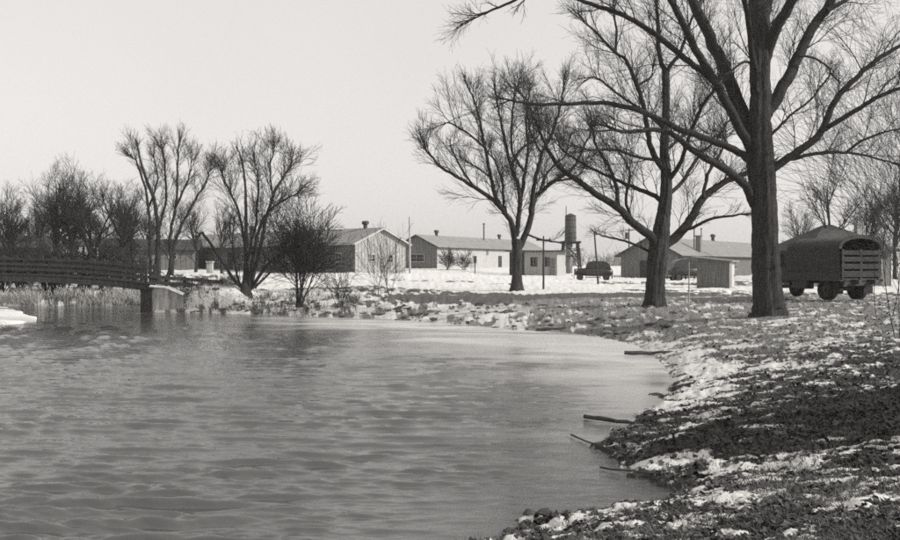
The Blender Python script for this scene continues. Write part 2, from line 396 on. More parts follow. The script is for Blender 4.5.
def spawn(L, pts, rads, P, per_m, ln, lv=2, mx=5, t0=.15, tips=True):
    """children along a traced limb"""
    tot=sum((b-a).length for a,b in zip(pts[:-1],pts[1:])); n=max(2,int(tot*per_m))
    for c in range(n):
        t=t0+(1-t0)*(c+random.random())/n; f=min(t,.998)*(len(pts)-1); i=int(f); q=pts[i].lerp(pts[i+1],f-i); dd=(pts[i+1]-pts[i]).normalized()
        ax=dd.cross(rv()).normalized(); nd=Matrix.Rotation(random.uniform(*P['ang']),3,ax)@dd
        nd=(nd+Vector((0,0,P.get('lift',.25)))).normalized()
        r0=rads[i]; r=min(r0*.55, .010*ln+.005)
        grow(L,q,nd,ln*random.uniform(.35,1.45)*(1.15-.5*t),max(r,P['rmin']),lv,mx,P)
    i=len(pts)-1; dd=(pts[-1]-pts[-2]).normalized()
    for _ in range(3 if tips else 0):
        grow(L,pts[-1],(dd+rv()*.22),ln*random.uniform(.4,.75),max(rads[-1]*.8,P['rmin']),lv+1,mx+1,P)
def smooth_path(pts, rads, sub=5):
    out=[];ro=[]; n=len(pts)
    for i in range(n-1):
        p0=pts[max(i-1,0)];p1=pts[i];p2=pts[i+1];p3=pts[min(i+2,n-1)]
        for s in range(sub):
            t=s/sub; out.append(.5*((2*p1)+(p2-p0)*t+(2*p0-5*p1+4*p2-p3)*t*t+(3*p1-p0-3*p2+p3)*t**3)); ro.append(rads[i]*(1-t)+rads[i+1]*t)
    out.append(pts[-1].copy()); ro.append(rads[-1])
    ln=sum((b-a).length for a,b in zip(out[:-1],out[1:]))/len(out)
    for i in range(1,len(out)-1): out[i]=out[i]+rv()*ln*.07
    return out,ro
def traced(pl, D, r0, r1, slope=0.0, dd=0.0):
    pl=list(pl); (xa,ya),(xb,yb)=pl[-2:]; f_=min(.55,14/max(1,math.hypot(xb-xa,yb-ya))); pl[-1]=(xb+(xa-xb)*f_,yb+(ya-yb)*f_)
    """pl: outline points in photo pixels on a stem standing D metres away; slope tips the limb towards or away from us"""
    pts=[];acc=0
    for i,(x_,y_) in enumerate(pl):
        if i: acc+=math.hypot(x_-pl[i-1][0],y_-pl[i-1][1])/F*D
        pts.append(W(x_,y_,D+dd+slope*acc))
    n=len(pl); rads=[(r0+(r1-r0)*i/(n-1))/F*D for i in range(n)]
    return smooth_path(pts,rads)
def bark_trunk(name, pts, rads, sides, parent, flare=1.5, ridge=.09, roots=5, mat='bark'):
    """thick trunk with bark ridges and root flare"""
    P=[];R=[]
    pts2,r2=smooth_path(pts,rads,8)
    tot=0; V=[]; n=len(pts2); K=sides; acc=0
    for i,p in enumerate(pts2):
        if i: acc+=(p-pts2[i-1]).length
        dd=(pts2[min(i+1,n-1)]-pts2[max(i-1,0)]).normalized(); u=dd.cross(Vector((0,1,0))).normalized(); w=u.cross(dd)
        fl=(flare-1)*math.exp(-max(0,acc-.6)/.3)
        for j in range(K):
            a=2*math.pi*j/K
            nz=float(fbm(np.array([math.cos(a)*5+20+acc*.25]),np.array([math.sin(a)*5+acc*.35]),3,77)[0])-.5
            rt=1+fl*(.6+.6*math.cos(roots*a+.7))+nz*ridge*4
            V.append(p+(u*math.cos(a)+w*math.sin(a))*r2[i]*rt)
    V=np.array([tuple(v) for v in V]); idx=np.arange(n*K).reshape(n,K)
    q=np.stack([idx[:-1],np.roll(idx[:-1],-1,1),np.roll(idx[1:],-1,1),idx[1:]],-1).reshape(-1,4)
    return link(name,npmesh(name,V,q,True),M[mat],parent)
def localise(root):
    """children were made in world space: move their meshes into the thing's frame"""
    Mi=(Matrix.Translation(root.location)@Matrix.Rotation(root.rotation_euler.z,4,'Z')).inverted()
    for c in root.children: c.data.transform(Mi)
    return root

ELM=dict(wander=.085,up=.035,kids=[8,7,8,7,4,3,2],t0=.18,ang=(.35,.85),lr=(.42,.75),rr=.6,rmin=.0045,lift=.3)
def traced_tree(name,label,base,D,trunk,limbs,P,per_m,ln,mx=5,lv=2,sides=40,cat='tree',twig='twig',rmul=1.0,trunkmat='bark',flare=1.32):
    D=foot(base[0],base[1],D*.8,D*1.35)[1]; print('TREE',base,D)
    root=thing(name,label,cat,W(base[0],base[1],D))
    tp=[W(a[0],a[1],D) for a in trunk]; tr=[a[2]/F*D*rmul for a in trunk]
    tp.insert(0,tp[0]+Vector((0,0,-.6))); tr.insert(0,tr[0]*1.15)
    bark_trunk('trunk',tp,tr,sides,root,mat=trunkmat,flare=flare)
    tw=Limbs()
    up=[p for p in tp[len(tp)//2:]]
    spawn(tw,up,tr[len(tp)//2:],P,per_m*.3,ln,lv,mx,tips=False)
    for l in limbs:
        pl,r0,r1=l[0],l[1],l[2]; sl=l[3] if len(l)>3 else random.uniform(-.5,.5)
        pts,rads=traced(pl,D,r0*rmul,r1*rmul,sl)
        lm=Limbs(); lm.add(pts,rads,12 if r0>4 else 8); o=link('limb',lm.mesh('limb'),M['bark_limb'],root)
        spawn(tw,pts,rads,P,per_m,ln*(l[4] if len(l)>4 else 1),lv,mx,t0=.12)
    link('crown',tw.mesh('crown'),M[twig],root)
    return localise(root)

# big tree at the right
T1=traced_tree('elm_tree','largest bare tree, its thick furrowed trunk beside the canvas truck',(769,316),30,
 [(769,316,17),(768,300,15.5),(766,270,14.5),(765,240,14),(763,200,14),(761,165,15),(760,130,13),(760,90,11.5),(759,50,11.5),(758,10,11.5),(757,-40,9),(762,-95,6.5),(770,-150,4)],
 [([(756,160),(742,112),(718,55),(697,12),(680,-30),(660,-80)],9,4,.25),
  ([(754,155),(738,126),(717,86),(695,50),(679,17),(668,-5),(650,-50)],6,2.6,-.3),
  ([(720,88),(707,76),(684,58),(657,36),(629,19),(601,8),(574,-1),(540,-8),(505,6),(470,20)],4.2,1.2,.05),
  ([(752,162),(734,150),(707,139),(679,129),(645,113),(618,105),(590,103),(557,105),(530,104),(497,98)],4.6,1.2,-.15,.8),
  ([(754,205),(745,186),(723,168),(700,155),(680,140),(662,130),(630,132),(600,128)],5.5,1.5,-.5),
  ([(766,115),(783,86),(797,58),(811,30),(828,5),(845,-30),(870,-80)],7.5,4,.2),
  ([(826,11),(847,0),(875,-15)],3,1.6,.1),
  ([(764,60),(775,30),(786,11),(794,-8),(815,-60),(830,-110)],7,4,-.4),
  ([(770,170),(793,155),(820,133),(833,103),(850,83),(872,64),(892,50),(925,38)],5,1.8,.1),
  ([(821,131),(855,111),(878,97),(905,87),(940,80)],3.2,1.4,-.4),
  ([(772,164),(800,157),(820,153),(848,153),(870,157),(905,166)],2.6,1,.2,.7),
  ([(846,153),(860,142),(880,134),(905,126)],1.8,.9,-.3,.6),
  ([(768,138),(780,126),(792,114),(812,98),(838,64)],2,.9,.35,.7),
  ([(758,70),(745,62),(730,72),(716,82)],2,.8,-.4,.6),
  ([(798,56),(812,58),(826,66),(836,82)],1.6,.8,.1,.5),
  ([(757,-30),(740,-80),(700,-130)],6,3,.3),([(760,40),(770,0),(768,-60)],4,2,.9),([(758,100),(752,60),(745,0),(735,-60)],4,2,-.9),
 ],dict(ELM,rmin=.0038,wander=.11),2.1,2.0,mx=4,rmul=.86)
# middle tree
T2=traced_tree('elm_tree','large bare tree whose low forked trunk hides part of the brown barrack gable',(655,306),37.5,
 [(655,306,11.5),(655,295,10.5),(656,275,10),(658,255,11),(660,238,10),(663,215,8),(666,195,7),(666,170,5.8),(664,150,5.2),(665,128,5),(666,105,4.6),(665,72,4)],
 [([(655,252),(651,237),(633,223),(618,208),(595,193),(577,180),(558,166),(546,145),(535,120)],6,1.4,-.3),
  ([(618,208),(616,186),(608,166),(596,146),(590,118)],3,1.1,.3),
  ([(663,204),(655,196),(640,190),(621,182),(603,174),(573,158),(550,140)],3.2,1.1,.4),
  ([(664,172),(652,150),(647,130),(643,105),(637,86),(626,61),(615,53),(596,33),(576,17)],3.8,1.1,-.2),
  ([(615,53),(616,30),(611,0)],2,1,.2),([(637,86),(650,78),(655,66)],1.5,.8,.2),
  ([(665,75),(659,55),(658,28),(656,0),(650,-40)],3.4,1.5,.2),
  ([(665,78),(670,66),(679,55),(687,33),(696,5)],3,1.3,-.2),
  ([(666,182),(679,166),(688,140),(699,112),(715,88),(724,60)],3.2,1.2,-.4),
  ([(667,196),(682,182),(699,156),(716,140),(735,110)],2.8,1,.5),
  ([(664,246),(681,232),(692,217),(703,198),(721,184),(734,178),(750,172),(775,160)],6.2,2.2,.25),
  ([(682,231),(694,227),(710,219),(730,216),(752,212)],2.2,1.1,-.2,.5),
  ([(650,252),(638,246),(625,241),(612,238),(603,236),(594,232)],1.8,.7,-.3,.4),
  ([(664,160),(640,158),(615,150),(590,150),(566,140)],2.2,.9,-.6),
  ([(666,150),(690,130),(705,100)],2.2,1,.8),([(665,130),(645,112),(620,96),(600,80),(580,74)],2.2,.9,.7),
  ([(633,223),(626,200),(630,175),(622,150)],2.2,.9,-.7),
  ([(703,198),(708,175),(722,150),(728,125)],2.4,1,.4),
 ],dict(ELM,rmin=.0042,wander=.11),2.4,1.9,mx=4,rmul=.84)
# left tree
T3=traced_tree('elm_tree','broad vase shaped bare tree standing alone before the long pale barrack',(517,291),55,
 [(517,291,7),(517,280,5.8),(517,265,5.2),(517,250,5.4),(517,240,5)],
 [([(515,246),(512,224),(500,207),(489,197),(474,187),(456,176),(441,167),(430,155),(420,144)],3.6,.9,-.2),
  ([(501,208),(495,195),(491,178),(485,148),(480,122),(474,100),(463,78)],2.7,.9,.2),
  ([(516,236),(518,222),(520,204),(518,185),(511,167),(505,141),(500,118),(494,84)],3.4,.9,-.2),
  ([(519,210),(522,190),(525,172),(528,148),(526,122),(531,80)],2.6,.9,.5),
  ([(519,248),(530,222),(533,204),(539,193),(555,181),(574,167),(585,144),(594,128)],4,.9,.1),
  ([(531,213),(535,181),(542,155),(552,133),(559,111),(566,74)],3,.9,-.4),
  ([(512,225),(504,205),(502,182),(494,160),(482,146)],2,.8,.6),
  ([(511,167),(520,150),(535,140),(545,122)],1.8,.7,.5),([(485,148),(470,135),(452,124),(440,122)],1.6,.6,-.5),
  ([(474,187),(462,170),(452,150),(447,140)],1.5,.6,.5),([(539,193),(548,172),(565,156),(572,130)],1.8,.7,.6),
  ([(525,172),(512,150),(513,110),(518,76)],1.8,.7,-.7),([(491,178),(478,168),(462,160)],1.3,.6,.1),
  ([(525,233),(536,238),(548,241),(561,243),(570,249),(576,256)],1.3,.6,-.1,.4),
  ([(542,155),(530,130),(524,100),(514,84)],1.6,.7,.2),([(555,181),(575,178),(592,160)],1.5,.6,-.3),
 ],dict(ELM,rmin=.0055,wander=.09,lift=.35),2.4,2.0,mx=4,sides=24,rmul=.84)
# bare clump behind the rail
PF=dict(ELM,rmin=.0065,wander=.09,kids=[7,6,8,6,3,2,2],up=.05)
traced_tree('riverside_tree','tall many stemmed bare tree rooted beside the end of the footbridge',(160,284),57,
 [(160,284,4),(158,273,3.6),(158,245,2.8),(158,227,2.6),(154,199,2.2),(145,176,1.7),(136,140,1)],
 [([(166,282),(171,262),(170,238),(176,207),(178,168),(180,130)],2.8,.8,.1),([(172,275),(175,242),(189,211),(205,184),(215,158)],2.4,.8,.3),
  ([(152,282),(150,262),(149,207),(138,165),(128,150)],2.3,.8,-.2),([(148,284),(139,270),(123,242),(108,211),(98,190)],2.3,.7,-.1),
  ([(158,232),(166,200),(164,160),(160,135)],1.8,.7,.3),([(176,207),(188,180),(194,150)],1.5,.6,-.3),([(149,207),(158,180),(152,145)],1.5,.6,.4)],
 PF,2.4,1.9,mx=4,rmul=.8,sides=12)
traced_tree('riverside_tree','spreading bare tree whose stems fan out low, just left of the dark thicket',(246,294),50,
 [(246,294,7),(246,286,5),(246,262,2.6),(246,216,2),(245,180,1.4),(241,158,1),(236,146,.6)],
 [([(250,290),(261,244),(273,196),(288,171),(297,150)],2.8,.8,.2),([(249,290),(254,252),(265,216),(285,200),(306,190)],2.6,.8,-.2),
  ([(244,288),(236,282),(219,256),(204,235),(198,231)],2.6,1.2,-.1,.35),([(246,250),(238,210),(226,184),(218,160)],1.9,.7,.2),
  ([(247,262),(256,222),(258,180),(252,150)],1.8,.7,-.4),([(252,288),(270,262),(292,248),(312,236)],2.4,.8,-.3),([(242,290),(234,262),(232,220)],1.6,.7,.3),
  ([(273,196),(270,168),(276,140)],1.3,.6,.2),([(255,288),(272,270),(284,255)],1.8,.8,.5)],
 dict(PF,wander=.11),2.4,1.8,mx=4,rmul=.8,sides=12)

# procedural shrubs and trees
def stem_plant(name,label,x,y,h,n,spread,r0,P,mx,cat='shrub',group=None,mat='twig',lv=1,z=None,start=.18):
    z=gz(x,y) if z is None else z
    root=thing(name,label,cat,(x,y,z-.05),0,group)
    L=Limbs(); T=Limbs()
    for i in range(n):
        a=random.uniform(0,2*math.pi); s=random.uniform(.15,1)*spread
        d0=Vector((math.cos(a)*s,math.sin(a)*s,1)).normalized()
        grow(L,Vector((random.uniform(-start,start),random.uniform(-start,start),0)),d0,h*random.uniform(.7,1.0),r0*random.uniform(.6,1),lv,mx,P)
    link('branches' if cat!='tree' else 'crown',L.mesh('branches'),M[mat],root)
    return root
def far_tree(label,px,D,top,lean=0,seed=0,variant=0,P=PF,mx=3,mat='twig'):
    x_=XD(px,D); z0=gz(x_,D); h=(H-(top-HY)/F*D)-z0
    root=thing('riverside_tree',label,'tree',(x_,D,z0-.1),0,'bare trees beyond the footbridge')
    r0=.014*h+.04
    tp=[Vector((0,0,0)),Vector((lean*.1*h*.3,0,h*.12)),Vector((lean*.1*h,.1,h*.3))]
    t=Limbs(); pts,rads=smooth_path(tp,[r0*1.4,r0,r0*.85],4); t.add(pts,rads,9); link('trunk',t.mesh('trunk'),M['bark_limb'],root)
    L=Limbs()
    for i in range(random.choice([3,4])):
        a=random.uniform(0,6.28); s=random.uniform(.12,.42)
        grow(L,pts[-1],Vector((math.cos(a)*s+lean*.12,math.sin(a)*s,1)),h*random.uniform(.42,.55),r0*.7,1,mx+1,P)
    for i in range(4):
        q=pts[len(pts)//2+i]; a=random.uniform(0,6.28)
        grow(L,q,Vector((math.cos(a)*.7,math.sin(a)*.7,.9)),h*.28,r0*.35,2,mx+1,P)
    link('crown',L.mesh('crown'),M[mat],root)
for a_ in (('thin bare tree at the far left edge of the picture above the footbridge',6,78,200,.4),
  ('second bare tree in from the left edge, leaning a little right',24,74,190,-1.6),
  ('slender bare tree standing over the left end of the footbridge',36,84,192,.3),
  ('bare tree with forked stem rising just behind the footbridge parapet',52,72,168,.2),
  ('tallest bare tree over the middle of the footbridge',66,75,166,.5),
  ('bare tree with dark upright stem left of the open pavilion',80,70,172,.8),
  ('bare tree in front of the open sided pavilion',96,73,178,-.2),
  ('small bare tree over the right end of the footbridge',118,70,196,.2),
  ('bare tree partly hidden behind the tall many stemmed riverside tree',134,76,186,-.3),
  ('distant bare tree right of the tall many stemmed riverside tree',196,92,200,.1),
  ('low bare tree between the two spreading riverside trees',222,88,205,-.2)):
    far_tree(*a_)
for a_ in (('low distant bare tree far beyond the left end of the footbridge',14,112,214,.2),('low distant bare tree far beyond the footbridge, left of its middle',33,118,210,.2),
  ('low distant bare tree far beyond the middle of the footbridge',49,105,205,-.2),('low distant bare tree far beyond the footbridge, right of its middle',75,116,208,.3),
  ('low distant bare tree seen over the pavilion roof',101,112,206,.1),('low distant bare tree far beyond the right end of the footbridge',127,120,212,.1),
  ('low distant bare tree left of the tall many stemmed riverside tree',146,108,208,.1)):
    far_tree(*a_,P=dict(PF,rmin=.012))
BUSH=dict(ELM,wander=.10,up=.02,kids=[6,6,6,5,3,2,2],ang=(.35,.95),lr=(.5,.75),rmin=.007,rr=.6)
# dark thicket
def shrub_at(label,px,py,D,top,n,spread,r0,P,mx,name='shrub',mat='twig',cat='shrub',group=None,lv=1):
    x_,D,z0=foot(px,py,D*.85,D*1.3); h=(py-top)/F*D
    return stem_plant(name,label,x_,D,h,n,spread,r0,P,mx,cat,group,mat,lv,z=z0)
shrub_at('dense dark thicket with three thick stems on the snowy bank in front of the barrack',299,307,47.5,226,8,.42,.06,dict(BUSH,kids=[6,7,7,6,3,2,2],rmin=.009),4,name='thicket')
shrub_at('small low bush at the water edge right of the dense dark thicket',340,309,47,272,6,.35,.02,BUSH,3)
shrub_at('thin leafless shrub before the barrack gable, left one of the close pair',379,297,50,240,5,.3,.018,dict(BUSH,rmin=.005),3)
shrub_at('thin leafless shrub before the barrack gable, right one of the close pair',389,295,51,252,4,.3,.018,dict(BUSH,rmin=.005),3)
shrub_at('grey bush against the wall of the long pale barrack nearer its gable',448,270,112,253,14,.7,.02,dict(BUSH,rmin=.012),3)
shrub_at('grey bush against the wall of the long pale barrack further from its gable',464,270,114,254,12,.7,.02,dict(BUSH,rmin=.012),3)
shrub_at('small twiggy plant on the river bank below the wooden rail',186,300,53.2,286,7,.5,.012,BUSH,3)
shrub_at('small tree rising behind the hip roof and the canvas truck',837,262,80,152,1,.05,.16,dict(ELM,rmin=.009,kids=[9,9,5,4,3,2,2],t0=.3,wander=.07,up=.05,lr=(.4,.55)),4,name='young_tree',cat='tree',lv=0)
for i,(px_,n_) in enumerate(((6,8),(22,9),(41,8),(58,10),(74,8),(90,9),(106,8),(122,7))):
    x_=XD(px_,67); stem_plant('shrub','dark bush number',x_,66+random.uniform(-1,2),2.5,n_+5,.6,.045,dict(BUSH,rmin=.018),3)['label']=('dark bush under the footbridge at the left picture edge','dark bush under the footbridge, second from the left edge','dark bush under the footbridge, third from the left edge','dark bush under the middle of the footbridge','dark bush under the footbridge just right of its middle','dark bush under the footbridge, third from the pier','dark bush under the footbridge, second from the pier','dark bush under the footbridge closest to the pier')[i]
# brush at the right edge
BR=dict(ELM,wander=.07,up=-.012,kids=[6,7,5,4,3,2,2],ang=(.25,.7),lr=(.5,.8),rmin=.0035,rr=.6,t0=.2)
for i,(px_,D_,top_,n_,lab) in enumerate(((918,24,120,8,'tall tangled brush at the right edge behind the rear of the canvas truck'),
   (890,31,150,6,'mid height brush just right of the slatted truck gate'),
   (955,27,30,7,'tallest brush, nearer the camera and mostly out of the picture at the right edge'))):
    x_=XD(px_,D_); z0=gz(x_,D_); h=(H-(top_-HY)/F*D_)-z0
    stem_plant('brush',lab,x_,D_,h,n_,.34,.017,BR,4,'brush','brush at the right edge','twig',start=.8)
# tree line behind truck right and far hazy treeline
for px_,D_,top_,lab in ((800,105,205,'bare tree behind the barrack roof right of the big trunk'),(868,95,190,'bare tree over the hip roofed hut at the right'),(895,88,170,'bare tree at the right edge behind the hut')):
    far_tree(lab,px_,D_,top_,0,P=dict(PF,rmin=.010)); 
for o in list(COL.objects)[-9:]:
    if o.parent is None and 'label' in o.keys() and 'right' in o['label']: o['group']='bare trees behind the hut'
# far wood: one mass of twigs on the horizon
L=Limbs()
for i in range(520):
    px_=random.uniform(-500,1500); D_=random.uniform(420,620); x_=XD(px_,D_); h=random.uniform(5,9)
    base=Vector((x_,D_,1.2))
    for k_ in range(7):
        a=random.uniform(0,6.28); s=random.uniform(.05,.6)
        q=base+Vector((random.gauss(0,2.2),random.gauss(0,2.2),0)); tip=q+Vector((math.cos(a)*s*h,math.sin(a)*s*h,h))
        L.add([q,q.lerp(tip,.5)+rv()*.3,tip],[.35,.25,.08],3)
        L.add([q.lerp(tip,.4),q.lerp(tip,.6)+rv()*1.0,q.lerp(tip,.75)+rv()*2],[.2,.15,.06],3)
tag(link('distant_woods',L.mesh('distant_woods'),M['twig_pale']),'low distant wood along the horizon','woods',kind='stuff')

# ------------------------------------------------------------------ buildings
def window(parent,loc,ang,w,h,fr='wood_mid',bars=True):
    """frame and pane on a wall whose outward normal is at angle ang (radians, in the thing's frame)"""
    nx,ny=math.cos(ang),math.sin(ang); tx,ty=-ny,nx
    f=MB(); c=Vector(loc)
    def b(u,v,du,dv,dep,off): f_.box(c+Vector((tx*u+nx*off,ty*u+ny*off,v)),(du,dep,dv),rz=ang+math.pi/2)
    f_=f
    for s in (-1,1): b(s*(w/2+.04),0,.09,h+.16,.06,.03)
    for s in (-1,1): b(0,s*(h/2+.04),w-.01,.09,.055,.03)
    if bars: b(0,0,w-.01,.04,.03,.035); b(0,0,.035,h-.01,.026,.033)
    fo=f.build('window',M[fr],parent)
    p=MB(); p.box(c+Vector((nx*.012,ny*.012,0)),(w,.02,h),rz=ang+math.pi/2); p.build('pane',M['glass'],fo)
    return fo
def barrack(label,corner,rdir,length,width,eave,rise,gdir,wall_g,wall_s,roof='roof',over=.45,wins=(),doors=(),chim=(),batten=.6,trim='trim',name='barrack'):
    """corner: the ground point where gable and visible long side meet. rdir: unit vector along the ridge, gdir: along the gable.
    local frame: origin at corner, +x along rdir, +y along gdir"""
    rz=math.atan2(rdir[1],rdir[0]); hand=1 if (rdir[0]*gdir[1]-rdir[1]*gdir[0])>0 else -1
    root=thing(name,label,'barrack',(corner[0],corner[1],corner[2]),rz)
    Wd=width*hand
    g=MB(); g2=MB(); y0,y1=0,Wd; z0=-.6
    def wallpts(x_): return [(x_,y0,z0),(x_,y1,z0),(x_,y1,eave),(x_,Wd/2,eave+rise),(x_,y0,eave)]
    s=MB(); 
    g.add(wallpts(0),[(0,1,2,3,4)]); g2.add(wallpts(length),[(0,1,2,3,4)])
    n=int(width/batten)
    for i in range(n+1):
        yy=Wd*i/n; top=eave+rise*(1-abs(yy-Wd/2)/(width/2))-.06
        yy=yy+(.03 if i==0 else -.03 if i==n else 0)*hand
        g.box((-.018,yy,(top+z0)/2),(.03,.05,top-z0))
    g.build('gable_wall',M[wall_g],root); g2.build('rear_wall',M[wall_g],root)
    s2=MB()
    s.add([(0,y0,z0),(length,y0,z0),(length,y0,eave),(0,y0,eave)],[(0,1,2,3)]); s2.add([(0,y1,z0),(length,y1,z0),(length,y1,eave),(0,y1,eave)],[(0,1,2,3)])
    n=int(length/batten)
    for i in range(n+1):
        xx=length*i/n+(.04 if i==0 else -.04 if i==n else 0); s.box((xx,-.018*hand,(eave-.03+z0)/2),(.05,.03,eave-.03-z0))
    s.build('side_wall',M[wall_s],root); s2.build('back_wall',M[wall_s],root)
    # roof: two pitched slabs
    r=MB(); hw=width/2; sl=rise/hw; th=.09
    for sgn in (-1,1):
        ye=Wd/2+sgn*(hw+over); ze=eave-over*sl; yr=Wd/2; zr=eave+rise
        a=[(-over,yr,zr+.02),(length+over,yr,zr+.02),(length+over,ye,ze+.02),(-over,ye,ze+.02)]
        r.add([Vector(p) for p in a]+[Vector(p)+Vector((0,0,th)) for p in a],[(0,1,2,3),(7,6,5,4),(0,4,5,1),(1,5,6,2),(2,6,7,3),(3,7,4,0)])
    nb=int(length/.9)
    ro=r.build('roof',M[roof],root)
    c=MB()
    for i in range(1,nb):      # battens on the roofing seams
        xx=-over+(length+2*over)*i/nb
        for sgn in (-1,1):
            c.bar((xx,Wd/2+sgn*.05,eave+rise+.118-.05*sl),(xx,Wd/2+sgn*(hw+over-.02),eave-(over-.02)*sl+.118),.03,.02)
    c.build('roof_seam',M[roof],ro)
    t=MB()
    for sgn in (-1,1):
        t.bar((-over-.03,Wd/2,eave+rise-.02),(-over-.03,Wd/2+sgn*(hw+over),eave-over*sl-.02),.05,.11)
        t.bar((-over,Wd/2+sgn*(hw+over+.03),eave-over*sl-.0),(length+over,Wd/2+sgn*(hw+over+.03),eave-over*sl-.0),.05,.12)
    t.build('fascia',M[trim],root)
    for (side,u,z,w,h) in wins:
        if side=='g': window(root,(-.0,u*hand,z),math.pi,w,h)
        else: window(root,(u,-.0,z),-math.pi/2*hand,w,h)
    for (side,u,w,h,mt) in doors:
        dm=MB()
        if side=='g': dm.box((-.05,u*hand,h/2),(.07,w,h))
        else: dm.box((u,-.05*hand,h/2),(w,.07,h))
        do=dm.build('door',M[mt],root); hd=MB()
        if side=='g': hd.box((-.11,u*hand+w*.35,h*.48),(.05,.04,.12))
        else: hd.box((u+w*.35,-.11*hand,h*.48),(.04,.05,.12))
        hd.build('handle',M['metal_dark'],do)
    for (u,off,h,w,cap) in chim:
        zz_=eave+rise-abs(off)*sl
        ch=MB(); yy=Wd/2+off*hand
        if cap=='pipe':
            ch.tube([(u,yy,zz_-.2),(u,yy,zz_+h)],[w/2,w/2],10); ch.tube([(u,yy,zz_+h+.05),(u,yy,zz_+h+.3)],[w*1.3,w*.4],10)
        elif cap=='brick':
            ch.box((u,yy,zz_+h/2-.6),(w,w,h+1.2)); ch.box((u,yy,zz_+h+.06),(w*1.3,w*1.3,.13))
        else:
            ch.box((u,yy,zz_+h*.3-.1),(w*.6,w*.6,h*.6+.2)); ch.tube([(u-w*.7,yy,zz_+h*.8),(u+w*.7,yy,zz_+h*.8)],[w*.42,w*.42],10)
        ch.build('chimney',M['metal_dark' if cap!='brick' else 'wood_brown'],root)
    # plinth and snow skirt
    return root
s45=math.sqrt(.5)
c1=W(355,273,85); 
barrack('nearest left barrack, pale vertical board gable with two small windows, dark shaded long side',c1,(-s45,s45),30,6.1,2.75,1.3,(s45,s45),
  'wood_mid','wood_brown',over=.4,wins=[('g',2.0,1.35,.55,.6),('g',4.2,1.3,.5,.6),('s',2.3,1.4,.7,.7),('s',6,1.4,.7,.7),('s',10,1.4,.7,.7),('s',14,1.4,.7,.7),('s',18,1.4,.7,.7),('s',23,1.4,.7,.7)],  # gable siding paler, side siding darker: sun and shade put into the colours
  doors=[('s',8,.9,2,'wood_dark'),('s',20.5,.9,2,'wood_dark')],chim=[(2.2,0,.75,.45,'vent'),(13,0,.9,.25,'pipe'),(21,0,.8,.45,'vent'),(25.5,0,1.1,.22,'pipe')],batten=.38)
u2=Vector((.45,.893)); c2=W(437,268,122)
barrack('long pale barrack with shaded dark gable behind the lone vase shaped tree',c2,tuple(u2),38,5.9,2.8,1.45,(-.893,.45),
  'wood_brown','wood_sunlit',over=.4,wins=[('s',3.6,2.15,.6,.7),('s',9.5,2.15,.6,.7),('s',15.5,2.15,.6,.7),('s',24,2.15,.6,.7),('s',30,2.15,.6,.7),('g',3.0,1.3,2.2,.9)],  # painted tone: darker boards on the shaded gable, paler on the sunlit side
  doors=[('s',20,1.1,1.7,'wood_dark'),('s',33,1.0,2,'wood_dark')],chim=[(5.5,0,.8,.5,'vent'),(19.5,-.6,2.3,.2,'pipe'),(26.5,0,.8,.5,'vent')],batten=.4,trim='wood_dark')
c4=W(679,279.5,101)
barrack('dark brown barrack with pale roof and wide eaves behind the middle tree',c4,(.55,.835),50,6.6,2.75,1.75,(-.835,.55),
  'wood_brown','wood_brown',over=.5,wins=[('s',1.8,1.75,.9,1.0),('s',7,1.5,.9,.9),('s',13,1.5,.9,.9),('s',20,1.5,.9,.9)],
  doors=[('g',3.9,.95,2.0,'wood_dark'),('s',10,1,2,'wood_dark')],chim=[(8,-2.2,2.4,.14,'pipe'),(7.5,-2.9,1.8,.55,'brick'),(17,0,1.3,.12,'pipe'),(21.5,0,.9,.55,'vent'),(5,.3,.8,.3,'vent')],batten=.45,trim='wood_dark')
# shed
def small_shed():
    c=W(729.6,288,62); root=thing('shed','small lean-to shed of upright boards, front in shade, end wall sunlit','shed',c,math.radians(-28))
    # local: +x along right pale end direction (away right), front face along -x
    a=math.radians(0); w=2.15; dpt=1.35; hl=1.95; hr=1.72; z0=-.4
    f=MB(); f.add([(-w,0,z0),(0,0,z0),(0,0,hr),(-w,0,hl)],[(0,1,2,3)])
    f.add([(-w,0,z0),(-w,dpt,z0),(-w,dpt,hl),(-w,0,hl)],[(0,1,2,3)]); f.add([(-w,dpt,z0),(0,dpt,z0),(0,dpt,hr),(-w,dpt,hl)],[(0,1,2,3)])
    for i in range(13):
        x_=-w+.03+(w-.06)*i/12; t=hl+(hr-hl)*(x_+w)/w-.04; f.box((x_,-.012,(t+z0)/2),(.035,.022,t-z0))
    f.build('wall',M['wood_brown'],root)
    p=MB(); p.add([(0,0,z0),(0,dpt,z0),(0,dpt,hr),(0,0,hr)],[(0,1,2,3)]); 
    for i in range(7): p.box((.012,.04+(dpt-.08)*i/6,(hr+z0)/2-.02),(.022,.03,hr-z0-.04))
    p.build('end_wall',M['wood_sunlit'],root)  # colour carries the sun here; the shaded front keeps darker boards
    r=MB(); sl=(hr-hl)/w
    q=[(-w-.3,-.3,hl-.3*sl*1+.02),(.25,-.3,hr+.25*sl+.02),(.25,dpt+.3,hr+.25*sl+.02),(-w-.3,dpt+.3,hl-.3*sl+.02)]
    r.add(q+[(a_,b_,c_+.08) for a_,b_,c_ in q],[(0,1,2,3),(7,6,5,4),(0,4,5,1),(1,5,6,2),(2,6,7,3),(3,7,4,0)])
    r.build('roof',M['roof'],root)
    d_=MB(); d_.box((.04,dpt*.5,hr*.45),(.03,.7,1.45)); do=d_.build('door',M['wood_sunlit'],root); h_=MB(); h_.box((.07,dpt*.5+.25,.8),(.03,.04,.1)); h_.build('handle',M['metal_dark'],do)
    return root
small_shed().rotation_euler.z=math.radians(-30)
